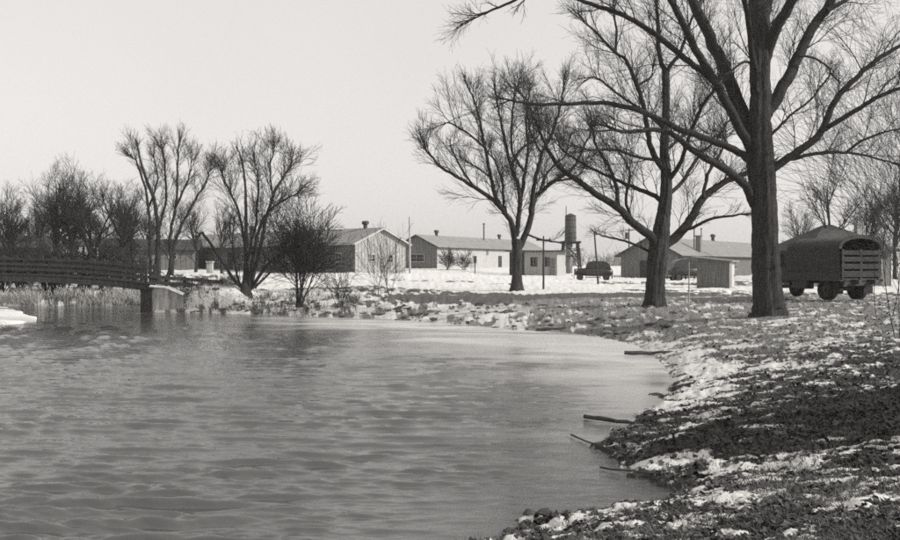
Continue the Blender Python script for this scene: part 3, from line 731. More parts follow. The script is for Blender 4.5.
# flat roofed hut
def hut():
    c=W(557,275.5,101); root=thing('hut','low flat roofed hut with sunlit pale end wall, left of the water tower','hut',c,math.radians(-25))
    w=3.7; dp=2.8; h=2.55
    f=MB(); f.add([(-w,0,-.5),(0,0,-.5),(0,0,h),(-w,0,h)],[(0,1,2,3)]); f.add([(-w,0,-.5),(-w,dp,-.5),(-w,dp,h),(-w,0,h)],[(0,1,2,3)]); f.add([(-w,dp,-.5),(0,dp,-.5),(0,dp,h),(-w,dp,h)],[(0,1,2,3)])
    for i in range(12): f.box((-w+.05+(w-.1)*i/11,-.015,h/2-.28),(.05,.025,h+.5))
    f.build('wall',M['wood_mid'],root)
    e=MB(); e.add([(0,0,-.5),(0,dp,-.5),(0,dp,h),(0,0,h)],[(0,1,2,3)]); 
    for i in range(8): e.box((.015,.05+(dp-.1)*i/7,h/2-.28),(.025,.05,h+.5))
    e.build('end_wall',M['wood_sunlit'],root)  # end wall coloured paler than the front to hold its sunlight
    k=MB(); k.box((-w-.9,1.2,h/2-.3),(1.7,2.3,h+.5)); k.build('annex',M['wood_dark'],root)  # annex coloured dark to stand for the hut's shaded left part
    r=MB(); r.box((-w/2-.7,dp/2,h+.07),(w+2.9,dp+.6,.12)); r.build('roof',M['roof_dark'],root)
    for x_ in (-2.6,-1.2): window(root,(x_,0,1.45),-math.pi/2,.6,.8,'wood_dark')
    d_=MB(); d_.box((-.55,-.05,.9),(.6,.06,1.8)); do=d_.build('door',M['wood_brown'],root); h_=MB(); h_.box((-.35,-.1,.9),(.04,.05,.12)); h_.build('handle',M['metal_dark'],do)
hut()
# hip roofed hut behind the truck
def hip_hut():
    c=W(852,286,66); root=thing('hut','hip roofed dark hut standing behind the canvas truck','hut',c,math.radians(12))
    w,dp,h=6.2,5.2,2.5; z0=-.5; ov=.5
    f=MB(); f.box((0,dp/2,(h+z0)/2),(w,dp,h-z0))
    for i in range(16): f.box((-w/2+.05+(w-.1)*i/15,-.015,(h+z0)/2),(.05,.025,h-z0-.02))
    f.build('wall',M['wood_brown'],root)
    r=MB(); e=[(-w/2-ov,-ov,h),(w/2+ov,-ov,h),(w/2+ov,dp+ov,h),(-w/2-ov,dp+ov,h)]; pk=[(-.5,dp/2,h+1.85),(.2,dp/2,h+1.85)]
    r.add(e+pk+[(x_,y_,z_-.12) for x_,y_,z_ in e],[(0,1,5,4),(1,2,5),(2,3,4,5),(3,0,4),(0,6,7,1),(1,7,8,2),(2,8,9,3),(3,9,6,0),(6,9,8,7)])
    r.build('roof',M['roof_dark'],root)
    ch=MB(); ch.box((2.3,dp/2,h+1.1),(.4,.4,1.6)); ch.box((2.3,dp/2,h+1.95),(.55,.55,.14)); ch.build('chimney',M['wood_mid'],root)
    window(root,(1.9,0,1.4),-math.pi/2,.7,.8)
    window(root,(-1.6,0,1.4),-math.pi/2,.7,.8)
hip_hut()
# dark low houses behind the bridge
def low_house(label,px,py,D,w,dp,h,rise,rz,open_=False):
    c=W(px,py,D); root=thing('pavilion' if open_ else 'cottage',label,'pavilion' if open_ else 'cottage',(c.x,D,c.z),rz)
    if open_:
        for sx in (-1,1):
            for sy in (0,1):
                p=MB(); p.box((sx*(w/2-.2),sy*(dp-.3)+.1,h/2-.3),(.16,.16,h+.6)); p.build('post',M['wood_dark'],root)
        f=MB(); f.box((0,dp/2,.35),(w-.5,dp-.4,.9)); f.build('wall',M['wood_dark'],root)
    else:
        f=MB(); f.add([(-w/2,0,-.5),(w/2,0,-.5),(w/2,0,h),(-w/2,0,h),(-w/2,dp,-.5),(w/2,dp,-.5),(w/2,dp,h),(-w/2,dp,h),(-w/2,dp/2,h+rise),(w/2,dp/2,h+rise)],[(0,1,2,3),(5,4,7,6),(4,0,3,8,7),(1,5,6,9,2)])
        for i in range(int(w/.5)): f.box((-w/2+.1+i*.5,-.015,h/2-.25),(.05,.025,h+.45))
        f.build('wall',M['wood_brown'],root); window(root,(-w/4,0,1.3),-math.pi/2,.7,.7); window(root,(w/4,0,1.3),-math.pi/2,.7,.7)
    r=MB(); ov=.5
    for sg in (-1,1):
        ye=dp/2+sg*(dp/2+ov); ze=h-ov*rise/(dp/2)
        q=[(-w/2-ov,dp/2,h+rise+.02),(w/2+ov,dp/2,h+rise+.02),(w/2+ov,ye,ze+.02),(-w/2-ov,ye,ze+.02)]
        r.add(q+[(a_,b_,c_+.1) for a_,b_,c_ in q],[(0,1,2,3),(7,6,5,4),(0,4,5,1),(1,5,6,2),(2,6,7,3),(3,7,4,0)])
    r.build('roof',M['roof_dark'],root)
low_house('low dark cottage seen over the left end of the footbridge',8,272,82,7,5,2.2,.9,.1)
low_house('open sided pavilion with dark low roof behind the footbridge',100,268,88,3.8,3.2,2.1,.6,-.15,True)
low_house('long low shed behind the trees between footbridge and barrack',150,268,98,9,5,2.0,.9,.2)

# ------------------------------------------------------------------ water tower
def tower():
    D=108; c=W(570.5,270,D); root=thing('water_tower','small wooden water tower with dark round tank on braced legs','water tower',c)
    k=F/D; zt=lambda y_: (H-(y_-HY)/F*D)-c.z
    t=MB(); t.tube([(0,0,zt(241)),(0,0,zt(228)),(0,0,zt(216))],[.66,.64,.62],24); tk=t.build('tank',M['tank'],root)
    hp=MB()
    for y_ in (238,233,227,220): hp.tube([(0,0,zt(y_)-.03),(0,0,zt(y_)+.03)],[.675,.675],24)
    hp.build('hoop',M['metal_dark'],tk)
    l=MB(); l.tube([(0,0,zt(216)),(0,0,zt(213.5))],[.7,.1],24); l.build('lid',M['roof_dark'],tk)
    p=MB(); p.box((0,0,zt(242)),(2.2,2.0,.14)); 
    for s in (-.7,0,.7): p.box((0,s,zt(242)-.13),(2.1,.1,.12))
    p.build('platform',M['wood_dark'],root)
    for sx in (-1,1):
        for sy in (-1,1):
            g=MB(); g.bar((sx*1.15,sy*1.05,-.6),(sx*.8,sy*.75,zt(242)-.2),.15); g.build('leg',M['wood_dark'],root)
    b=MB()
    for s in (-1,1):
        b.bar((-1.08,s*1.0,.2),(.84,s*.78,zt(246)),.07); b.bar((1.08,s*1.02,.2),(-.84,s*.8,zt(246)),.07)
        b.bar((s*1.08,-1.0,.2),(s*.86,.78,zt(246)),.07)
        b.bar((-.98,s*.92,zt(256)),(.98,s*.92,zt(256)),.09)
    b.build('brace',M['wood_dark'],root)
    r=MB(); r.tube([(-.15,0,-.4),(-.15,0,zt(242))],[.38,.38],16); r.build('riser_pipe',M['metal_grey'],root)
    m_=MB(); m_.tube([(-.5,0,zt(216)),(-.5,0,zt(206))],[.05,.04],8); m_.build('mast',M['wood_dark'],root)
tower()

# ------------------------------------------------------------------ poles, posts, rails
def pole(name,label,px,yt,yb,D,r=.1,arm=False,box=False,lean=0.0,mat='wood_mid',group=None):
    b=W(px,yb,D); h=(yb-yt)/F*D; root=thing(name,label,'pole',b,0,group)
    t=MB(); t.tube([(0,0,-.3),(lean*.5,0,h*.5),(lean,0,h)],[r*1.15,r,r*.8],10); t.build('shaft',M[mat],root)
    if arm:
        a_=MB(); a_.box((lean,-.08,h-.25),(arm,.09,.09)); ar=a_.build('crossarm',M['wood_dark'],root)
        for s in (-.42,.42):
            i_=MB(); i_.tube([(lean+arm*s,-.08,h-.2),(lean+arm*s,-.08,h-.08)],[.04,.03],8); i_.build('insulator',M['metal_grey'],ar)
    if box:
        q=MB(); q.tube([(lean-.32,-.1,h-1.5),(lean-.32,-.1,h-.6)],[.26,.26],12); q.build('transformer',M['metal_dark'],root)
pole('utility_pole','tall thin pole between the two left barracks',410,217,273,88,.09,lean=-.05)
pole('utility_pole','thin pole with short crossarm in front of the flat roofed hut',543.5,236,290,58,.055,arm=.9,mat='wood_dark')
pole('utility_pole','slightly leaning pole in front of the old sedan',598.5,232,285,72,.07,lean=-.32,mat='wood_dark')
pole('utility_pole','pole carrying a transformer can behind the brown barrack',629,228,262,128,.09,arm=1.2,box=True,mat='wood_dark')
pole('stake','short thin stake in the lawn beside the middle tree',689,262,300,43,.03,mat='wood_mid')
pole('signal_post','post with a dark box on top in front of the long pale barrack',475,262,271,108,.05,mat='wood_dark')
o=[o for o in COL.objects if o.name=='signal_post'][0]; q=MB(); q.box((0,0,1.25),(.34,.3,.75)); q.box((0,0,1.66),(.42,.38,.08)); q.build('box',M['metal_dark'],o)

# ------------------------------------------------------------------ footbridge
def bridge():
    A=W(146,286,53.6); ends=[]
    root=thing('footbridge','dark arched timber footbridge over the inlet at the left','footbridge',(A.x,A.y,0))
    def deck(t):   # t metres to the left of the pier
        px_=146-t*17.4; z=1.56+.62*(1-math.exp(-t/4.2)) - .0035*max(0,t-9)**2
        return Vector((-t,t*.05,z))
    T=[i*.75 for i in range(0,19)]
    for side,yy in ((-1,0),(1,1.5)):
        s=MB()
        for a_,b_ in zip(T[:-1],T[1:]): s.bar(deck(a_)+Vector((0,yy,-.2)),deck(b_)+Vector((0,yy,-.2)),.14,.34)
        s.build('girder',M['wood_dark'],root)
        for hgt,th in ((.92,.08),(.62,.09),(.34,.10)):
            r=MB()
            for a_,b_ in zip(T[:-1],T[1:]): r.bar(deck(a_)+Vector((0,yy-.06,hgt)),deck(b_)+Vector((0,yy-.06,hgt)),.05,th+.05)
            r.build('rail',M['wood_dark'],root)
        for t in T[::1]:
            p=MB(); d_=deck(t)+Vector((0,yy,0)); p.box(d_+Vector((0,.03,.45)),(.14,.12,1.35)); p.build('post',M['wood_dark'],root)
    dk=MB()
    tt=0
    while tt<13.4:
        d_=deck(tt); dk.box(d_+Vector((0,.75,.02)),(.2,1.7,.06)); tt+=.24
    dk.build('deck',M['wood_dark'],root)
    s=MB(); s.add([],[]) 
    tt=0
    for a_,b_ in zip(T[:-1],T[1:]):
        p,q=deck(a_),deck(b_)
        s.add([p+Vector((0,.15,.06)),q+Vector((0,.15,.06)),q+Vector((0,1.35,.06)),p+Vector((0,1.35,.06)),p+Vector((0,.3,.10)),q+Vector((0,.3,.10)),q+Vector((0,1.2,.10)),p+Vector((0,1.2,.10))],[(0,1,5,4),(4,5,6,7),(7,6,2,3)])
    pr=MB(); pr.box((.05,.75,.3),(.62,1.9,2.0)); pr.box((.05,.75,1.33),(.8,2.1,.12)); pr.build('pier',M['wood_dark'],root)
    # trestle leg further out
    for t in (13.1,):
        b=MB(); d_=deck(t)
        for yy in (0,1.5): b.bar((d_.x,yy+.1,-.6),(d_.x,yy+.1,d_.z-.3),.16)
        b.bar((d_.x,-.1,.5),(d_.x,1.8,1.4),.08); b.build('trestle',M['wood_dark'],root)
bridge()
def rail_fence():
    a=W(150,277,55.0); root=thing('rail_fence','dark two-rail timber guard fence running from the footbridge along the bank','fence',(a.x,a.y,0))
    pts=[Vector((XD(x_,D_)-a.x,D_-a.y,(H-(y_-HY)/F*D_))) for x_,y_,D_ in ((150,276,55),(166,278,55.2),(184,279,55.5),(202,280.5,55.8),(221,282,56.2))]
    for dz in (0,-.32):
        r=MB()
        for p,q in zip(pts[:-1],pts[1:]): r.bar(p+Vector((0,0,dz)),q+Vector((0,0,dz)),.1,.2)
        r.build('rail',M['wood_dark'],root)
    for p in pts:
        m_=MB(); m_.box(p+Vector((0,.1,-.5)),(.16,.14,1.3)); m_.build('post',M['wood_dark'],root)
rail_fence()
def conc_wall():
    b=[W(149,300,53.5),W(166,300,53.3),W(183,300,53.2)]
    root=thing('retaining_wall','pale stained concrete retaining wall beside the bridge pier','wall',(b[0].x,b[0].y,0))
    m_=MB(); tops=[1.42,1.35,.95]
    for i,(p,q) in enumerate(zip(b[:-1],b[1:])):
        x0,y0,x1,y1=p.x-b[0].x,p.y-b[0].y,q.x-b[0].x,q.y-b[0].y; n=6
        for k_ in range(n):
            f0,f1=k_/n,(k_+1)/n; t0_=tops[i]*(1-f0)+tops[i+1]*f0; t1_=tops[i]*(1-f1)+tops[i+1]*f1
            xa,xb=x0+(x1-x0)*f0,x0+(x1-x0)*f1; ya,yb=y0+(y1-y0)*f0,y0+(y1-y0)*f1
            m_.add([(xa,ya,-.5),(xb,yb,-.5),(xb,yb+.05,t1_),(xa,ya+.05,t0_),(xa,ya+.6,-.5),(xb,yb+.6,-.5),(xb,yb+.6,t1_),(xa,ya+.6,t0_)],[(0,1,2,3),(5,4,7,6),(3,2,6,7)])
    m_.add([(0,0,-.5),(0,.6,-.5),(0,.6,1.42),(0,.05,1.42)],[(0,1,2,3)])
    m_.build('wall_face',M['concrete'],root)
    s=MB(); n=12
    for k_ in range(n):
        f0,f1=k_/n,(k_+1)/n; tz=lambda f: (1.42*(1-2*f)+1.35*2*f if f<.5 else 1.35*(2-2*f)+.95*(2*f-1)) if True else 0
        X0=(b[2].x-b[0].x)*f0; X1=(b[2].x-b[0].x)*f1; Y0=(b[2].y-b[0].y)*f0; Y1=(b[2].y-b[0].y)*f1
        s.add([(X0,Y0-.03,tz(f0)),(X1,Y1-.03,tz(f1)),(X1,Y1+.2,tz(f1)+.1),(X0,Y0+.2,tz(f0)+.1),(X0,Y0+.6,tz(f0)+.08),(X1,Y1+.6,tz(f1)+.08)],[(0,1,2,3),(3,2,5,4)])
    s.build('snow_cap',M['snow'],root,True)
conc_wall()
q=MB(); q.box((0,0,.35),(.5,.4,.9)); q.box((0,0,.85),(.6,.5,.12)); o=q.build('snowy_post',M['concrete']); o.location=W(210,272,80); tag(o,'squat pale stone post in the snow below the barrack side wall','post')

# ------------------------------------------------------------------ vehicles
def wheel(parent,loc,r,w,rim='metal_dark'):
    e=MB(); x_,y_,z_=loc
    prof=[(-w/2,r*.62),(-w/2,r*.9),(-w*.36,r),(w*.36,r),(w/2,r*.9),(w/2,r*.62)]
    k=22; b=0; V=[];Fc=[]
    for i in range(k):
        a=2*math.pi*i/k
        for (u,rr) in prof: V.append((x_+rr*math.cos(a),y_+u,z_+rr*math.sin(a)))
    n=len(prof)
    for i in range(k):
        for j in range(n): Fc.append((i*n+j,i*n+(j+1)%n,((i+1)%k)*n+(j+1)%n,((i+1)%k)*n+j))
    hub=bpy.data.objects.new('wheel',None); COL.objects.link(hub); hub.parent=parent
    e.add(V,Fc); e.build('tyre',M['rubber'],hub,True)
    d_=MB(); d_.tube([(x_,y_-w*.28,z_),(x_,y_+w*.28,z_)],[r*.66,r*.66],20); d_.tube([(x_,y_-w*.5,z_),(x_,y_+w*.5,z_)],[r*.18,r*.18],10); d_.build('rim',M[rim],hub)
def sedan(label,loc,rz,s=1.0,mat='paint_dark'):
    root=thing('old_car',label,'car',loc,rz); root.scale=(s*.96,s,s*1.16)
    # local +x = front ; lofted body
    secs=[(-2.05,.42,.55,.9,.45),(-1.9,.62,.45,1.05,.6),(-1.3,.72,.42,1.12,.68),(-.4,.74,.42,1.12,.7),(.45,.72,.42,1.12,.68),(.9,.55,.45,1.12,.5),(1.5,.42,.5,1.1,.36),(1.9,.34,.52,1.06,.30)]
    m_=MB(); K=14; V=[]
    for (x_,hw,zb,zt,tw) in secs:
        for i in range(K):
            a=2*math.pi*i/K; c_,s_=math.cos(a),math.sin(a); y_=hw*(abs(c_)**.45)*(1 if c_>0 else -1); z_=(zb+zt)/2+(zt-zb)/2*(abs(s_)**.5)*(1 if s_>0 else -1)
            if s_>.3: y_*=tw/hw*.35+.65
            V.append((x_,y_,z_))
    Fc=[(i*K+j,i*K+(j+1)%K,(i+1)*K+(j+1)%K,(i+1)*K+j) for i in range(len(secs)-1) for j in range(K)]+[tuple(range(K)),tuple(range((len(secs)-1)*K,len(secs)*K))]
    m_.add(V,Fc); m_.build('body',M[mat],root,True)
    c=MB(); hs=[(-1.85,1.05,.62),(-1.7,1.4,.6),(-1.45,1.6,.57),(-1.0,1.70,.56),(-.2,1.73,.56),(.35,1.68,.56),(.58,1.56,.57),(.8,1.1,.6)]
    n=len(hs); V=[(x_,-w_,z_) for x_,z_,w_ in hs]+[(x_,w_,z_) for x_,z_,w_ in hs]
    c.add(V,[tuple(range(n)),tuple(range(2*n-1,n-1,-1))]+[(i,i+n,i+1+n,i+1) for i in range(n-1)]); c.build('cabin',M[mat],root,bevel=.04)
    for sy in (-1,1):
        for (a,b_,t0) in ((-1.35,-.75,1.5),(-.65,-.05,1.58),(.05,.5,1.53)):
            g=MB(); g.add([(a,sy*.602,1.14),(b_,sy*.602,1.14),(b_-.02,sy*.566,t0),(a+.04,sy*.566,t0)],[(0,1,2,3)]); g.build('side_window',M['glass'],root)
        g=MB()
        for cx_ in (-1.35,1.35):
            pts=[(cx_+.62*math.cos(a),sy*.68,.34+.48*math.sin(a)) for a in [math.pi*i/10 for i in range(-1,12)]]
            for p,q in zip(pts[:-1],pts[1:]): g.bar(p,q,.3,.05)
        g.build('fender',M[mat],root)
        g=MB(); g.box((0,sy*.74,.32),(1.5,.24,.05)); g.build('running_board',M['metal_dark'],root)
        g=MB(); g.tube([(1.62,sy*.42,.92),(1.8,sy*.42,.92)],[.06,.13],12); g.build('headlight',M['metal_grey'],root)
    g=MB(); g.add([(.87,-.5,1.15),(.87,.5,1.15),(.62,.47,1.58),(.62,-.47,1.58)],[(0,1,2,3)]); g.build('windscreen',M['glass'],root)
    for b_ in (2.1,-2.2):
        g=MB(); g.tube([(b_,-.75,.45),(b_+.05*(1 if b_>0 else -1),0,.45),(b_,.75,.45)],[.045,.05,.045],8); g.build('bumper',M['metal_grey'],root)
    g=MB(); g.box((1.93,0,.8),(.06,.5,.5)); g.build('grille',M['metal_grey'],root)
    for cx_ in (-1.35,1.35):
        for sy in (-.64,.64): wheel(root,(cx_,sy,.34),.34,.16)
    return root
c=W(593,281,95); sedan('old dark sedan parked in the snow below the water tower',c,math.radians(172))
c=W(690,281.5,88); sedan('old dark car half hidden behind the small shed in front of the brown barrack',c,math.radians(10),1.05)
def truck():
    D=40; fwd=Vector((-.33,.944,0)); rzt=math.atan2(fwd.y,fwd.x)
    rl=W(840,301,D)       # rear left corner on the ground
    root=thing('canvas_truck','army lorry with dark canvas hood and slatted tailgate parked right of the big trunk','truck',(rl.x,rl.y,rl.z),rzt)
    # local: +x forward, -y to its right (viewer's right), origin at rear left corner
    Wt=2.15; L=3.3; z0=.9
    b=MB(); b.box((L/2,-Wt/2,z0),(L,Wt,.14)); b.box((L/2,-.02,z0+.3),(L,.05,.5)); b.box((L/2,-Wt+.02,z0+.3),(L,.05,.5)); b.box((L,-Wt/2,z0+.5),(.06,Wt-.1,1.0)); b.build('bed',M['paint_olive'],root)
    # hood: arched cover
    m_=MB(); K=18; prof=[]
    ztop=2.72; zs=2.2
    prof.append((0.03,z0+.35))
    for i in range(K+1):
        a=math.pi*i/K; prof.append((-Wt/2+(Wt/2+.03)*math.cos(a)*(1) , zs+(ztop-zs)*math.sin(a)**.8))
    prof.append((-Wt-.03,z0+.35))
    nx_=22; V=[]
    for i in range(nx_+1):
        x_=-.02+(L+.02)*i/nx_
        for j,(y_,z_) in enumerate(prof):
            sag=-.035*abs(math.sin(math.pi*(x_/L)*4))*(1 if z_>2.2 else .4)
            V.append((x_,y_+sag*.6*(1 if y_<-Wt/2 else -1),z_+sag))
    n=len(prof)
    m_.add(V,[(i*n+j,(i+1)*n+j,(i+1)*n+j+1,i*n+j+1) for i in range(nx_) for j in range(n-1)]+[tuple(range(nx_*n,nx_*n+n))])
    m_.build('canvas_hood',M['canvas'],root,True)
    # rear curtain edge leaves a dark opening over the gate
    e=MB()
    rim=[(-.03,y_,z_) for y_,z_ in prof[1:-1]]
    for p,q in zip(rim[:-1],rim[1:]): e.bar(p,q,.07,.16)
    e.build('hood_rim',M['canvas'],root)
    for k_,(z_,h_) in enumerate(((1.14,.26),(1.46,.22),(1.76,.2),(2.04,.19))):
        s=MB(); s.box((-.06,-Wt/2,z_),(.05,Wt-.06,h_)); s.build('gate_board',M['slat'],root)
    p_=MB()
    for y_ in (-.12,-Wt/2,-Wt+.12): p_.box((-.03,y_,1.55),(.05,.09,1.25))
    p_.build('gate_stake',M['paint_olive'],root)
    ch=MB(); 
    for y_ in (-.65,-1.5): ch.box((L/2+.5,y_,.8),(L+1.9,.12,.2))
    ch.box((1.0,-Wt/2,.5),(.2,1.7,.2)); ch.box((L+1.4,-Wt/2,.5),(.15,1.7,.15)); ch.box((-.1,-Wt/2,.72),(.1,1.9,.16))
    ch.build('chassis',M['paint_olive'],root)
    t=MB(); t.box((L-.7,-.25,.68),(1.0,.4,.45)); t.build('fuel_tank',M['paint_olive'],root,bevel=.05)
    cb=MB(); cx0=L+.1
    cb.prism([(cx0,.75),(cx0+1.35,.75),(cx0+1.35,1.5),(cx0+1.15,2.15),(cx0+.15,2.2),(cx0,2.1)],-Wt+.1,-.1); cb.build('cab',M['paint_olive'],root,bevel=.04)
    cw=MB(); cw.add([(cx0+.3,-.085,1.45),(cx0+1.1,-.085,1.45),(cx0+1.0,-.085,2.0),(cx0+.3,-.085,2.02)],[(0,1,2,3)]); cw.build('cab_window',M['glass'],root)
    hd=MB(); hd.prism([(cx0+1.35,.75),(cx0+2.15,.75),(cx0+2.15,1.35),(cx0+1.35,1.48)],-Wt+.5,-.5); hd.build('bonnet',M['paint_olive'],root,bevel=.05)
    for y_ in (-.25,-Wt+.25):
        fd=MB()
        pts=[(cx0+1.6+.62*math.cos(a),y_,.5+.55*math.sin(a)) for a in [math.pi*i/9 for i in range(10)]]
        for p,q in zip(pts[:-1],pts[1:]): fd.bar(p,q,.45,.05)
        fd.build('mudguard',M['paint_olive'],root)
    for y_ in (-.28,-Wt+.28): wheel(root,(1.05,y_,.46),.46,.42,'paint_olive')
    for y_ in (-.26,-Wt+.26): wheel(root,(cx0+1.6,y_,.46),.46,.24,'paint_olive')
    for y_ in (-.28,-Wt+.28):
        f_=MB(); f_.box((.42,y_,.6),(.04,.5,.62)); f_.build('mud_flap',M['rubber'],root)
    for y_ in (-.1,-Wt+.1):
        l=MB(); l.tube([(-.2,y_,.86),(-.14,y_,.86)],[.06,.06],10); l.build('tail_lamp',M['glass'],root)
truck()

# ------------------------------------------------------------------ loose things
def stones_mass(name,label,spots,mat,cat):
    ico=bmesh.new(); bmesh.ops.create_icosphere(ico,subdivisions=2,radius=1); base=np.array([tuple(v.co) for v in ico.verts]); tri=np.array([[v.index for v in f.verts] for f in ico.faces]); ico.free()
    Vs=[];Ts=[];b=0
    for (x_,y_,z_,s,sq) in spots:
        v=base.copy(); sd=random.random()*50
        nz=1+1.3*(fbm(v[:,0]*1.3+sd,v[:,1]*1.3+v[:,2]*1.7,2,3)-.5)
        v=v*nz[:,None]*np.array([s*random.uniform(.8,1.5),s*random.uniform(.7,1.1),s*sq]); a=random.uniform(0,6.28); c_,s_=math.cos(a),math.sin(a)
        v=np.stack([v[:,0]*c_-v[:,1]*s_,v[:,0]*s_+v[:,1]*c_,v[:,2]],-1)+np.array([x_,y_,z_]); Vs.append(v); Ts.append(tri+b); b+=len(v)
    return link(name,npmesh(name,np.concatenate(Vs),np.concatenate(Ts),False),M[mat])
spots=[]
cand=np.stack([rng.uniform(-17,9,9000),rng.uniform(33,56,9000)],-1); dd=shore_sd(cand[:,0],cand[:,1]); zz=ground_z(cand[:,0],cand[:,1])
for (x_,y_),d_,z_ in zip(cand,dd,zz):
    if .0<d_<6 and random.random()<.30*math.exp(-d_/2.6): spots.append((x_,y_,z_+.01,random.choice([.04,.05,.06,.08,.1,.11,.2]),.42))
tag(stones_mass('riprap',"",spots,'stone','riprap'),'broken stones along the foot of the far bank','rubble',kind='stuff')
spots=[]
for (x_,y_),s in (((XD(530,10.2),10.25),.12),((XD(523,10.0),10.0),.09),((XD(545,10.3),10.3),.1)): spots.append((x_,y_,.0,s*.85,.45))
for i,(sp_,lab) in enumerate(zip(spots,('largest dark wet stone at the tip of the near shore spit','small stone at the very tip of the near spit, in the water','stone on the near spit right of the largest wet one'))):
    tag(stones_mass('stone',lab,[sp_],'drift','stone'),lab,'stone')
def log(name,label,a,b,r,bend=.05,k=10,kids=0):
    a=Vector(a);b=Vector(b); n=7; pts=[a.lerp(b,i/(n-1))+rv()*bend*.25 for i in range(n)]; rads=[r*(1-.35*i/(n-1))*random.uniform(.75,1.2) for i in range(n)]
    L=Limbs(); L.add(pts,rads,k)
    for _ in range(kids):
        i=random.randint(1,n-2); dd_=(b-a).normalized()+rv()*.6; dd_.z=abs(dd_.z)*.4; grow(L,pts[i],dd_,(b-a).length*.4,r*.4,3,5,dict(ELM,rmin=.004))
    o=link(name,L.mesh(name),M['drift']); tag(o,label,'driftwood'); return o
def sh(x_,y_,dz=0.04): p=wpx(x_,y_); return (p[0],p[1],dz)
log('log','flat dark log lying on the ice beside the snowy shore',sh(624,356,.08),sh(678,356.5,.13),.06)
log('log','dark pointed log reaching from the shore into the water',sh(584,420,.06),sh(634,427,.06),.04)
log('fallen_branch','tangled branch lying at the water edge below the pointed log',sh(571,437,.03),sh(625,462,.10),.016,.04)
log('fallen_branch','thin twig caught at the shore above the near water cove',sh(600,470,.03),sh(660,482,.10),.014,.04)
log('log','short dark block of wood at the foot of the far bank',sh(536,331,.05),sh(566,331.5,.12),.09)
a_=W(700,296,52);b_=W(742,295,53)
# snow dusted lumber heap before the shed
root=thing('lumber_pile','snow dusted heap of boards in front of the small shed','lumber',W(715,297,52))
for i in range(9):
    m_=MB(); y_=random.uniform(-.5,.6); z_=.08+.07*(i//3); m_.box((random.uniform(-.5,.5),y_,z_),(random.uniform(1.6,2.6),.22,.05),rz=random.uniform(-.25,.25)); m_.build('board',M['wood_dark'],root)
spots=[(random.gauss(0,.7),random.gauss(0,.3),.26,random.uniform(.15,.35),.35) for _ in range(9)]
o=stones_mass('snow_cover','',spots,'snow','snow'); o.parent=root

# reeds on the far bank under the bridge
def blades(name,pts,h,w,mat,label,cat,lean=.35):
    n=len(pts); P=np.array(pts); a=rng.uniform(0,2*np.pi,n); hh=rng.uniform(.5,1,n)*h; ww=rng.uniform(.6,1.2,n)*w; ln=rng.normal(0,lean,(n,2))
    t=np.stack([np.cos(a),np.sin(a),0*a],-1); v0=P-t*ww[:,None]; v1=P+t*ww[:,None]
    mid=P+np.concatenate([ln*.35,np.ones((n,1))*.55],-1)*hh[:,None]; tip=P+np.concatenate([ln,np.ones((n,1))*.9],-1)*hh[:,None]
    V=np.concatenate([v0,v1,mid+t*ww[:,None]*.8,mid-t*ww[:,None]*.8,tip+t*ww[:,None]*.15,tip-t*ww[:,None]*.15]); i=np.arange(n)
    Q=np.concatenate([np.stack([i,i+n,i+2*n,i+3*n],-1),np.stack([i+3*n,i+2*n,i+4*n,i+5*n],-1)])
    return tag(link(name,npmesh(name,V,Q),M[mat]),label,cat,kind='stuff')
c_=np.stack([rng.uniform(-42,-17.8,26000),rng.uniform(55,72,26000)],-1); dd=shore_sd(c_[:,0],c_[:,1]); zz=ground_z(c_[:,0],c_[:,1])
k_=(dd>-.2)&(dd<3.5)&(fbm(c_[:,0]*.6,c_[:,1]*.6,3,9)>.36)
blades('reeds',np.stack([c_[k_,0],c_[k_,1],zz[k_]-.02],-1),.75,.03,'reed','pale dry reeds below the footbridge','reeds')
# dead leaves and grass near the camera
def scatter(n,x0,x1,y0,y1,dens):
    # uniform in view area
    u=rng.uniform(0,1,n); y_=1/(1/y0+(1/y1-1/y0)*u); x_=rng.uniform(-1,1,n)*.56*y_
    d_=shore_sd(x_,y_); keep=(d_>.05)&(x_>x0)
    return x_[keep],y_[keep],d_[keep]
x_,y_,d_=scatter(210000,-1,0,6.0,46,1)
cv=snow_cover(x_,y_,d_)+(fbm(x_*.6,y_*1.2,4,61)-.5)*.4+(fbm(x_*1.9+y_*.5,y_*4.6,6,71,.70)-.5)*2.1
cv=flecks(x_,y_,d_,cv); pr=np.where(cv<.48,.85,.05)*np.clip(1.3-y_/60,.2,1); kp=(rng.uniform(0,1,len(x_))<pr)&(x_>-2)
x_,y_=x_[kp],y_[kp]; z_=ground_z(x_,y_)+.012; n=len(x_)
sz=(.012+.028*rng.uniform(0,1,n)**2.2)*(1+y_*.02); a=rng.uniform(0,6.28,n); tl=rng.normal(0,.45,(n,2))
u=np.stack([np.cos(a),np.sin(a),tl[:,0]],-1)*sz[:,None]; v=np.stack([-np.sin(a),np.cos(a),tl[:,1]],-1)*sz[:,None]*.75
P=np.stack([x_,y_,z_+sz*.3],-1); cu=np.stack([0*x_,0*x_,sz*rng.uniform(-.3,.7,n)],-1)
V=np.concatenate([P-u,P-v*.9+cu*.2,P+u,P+v*.9+cu,P+cu*.1]); i=np.arange(n)
Q=np.concatenate([np.stack([i,i+n,i+4*n],-1),np.stack([i+n,i+2*n,i+4*n],-1),np.stack([i+2*n,i+3*n,i+4*n],-1),np.stack([i+3*n,i,i+4*n],-1)])
tag(link('fallen_leaves',npmesh('fallen_leaves',V,Q),M['leaf']),'dead leaves strewn over the bank','leaves',kind='stuff')
x_,y_,d_=scatter(120000,-1,0,6.5,52,1)
cv=snow_cover(x_,y_,d_)+(fbm(x_*.6,y_*1.2,4,61)-.5)*.4
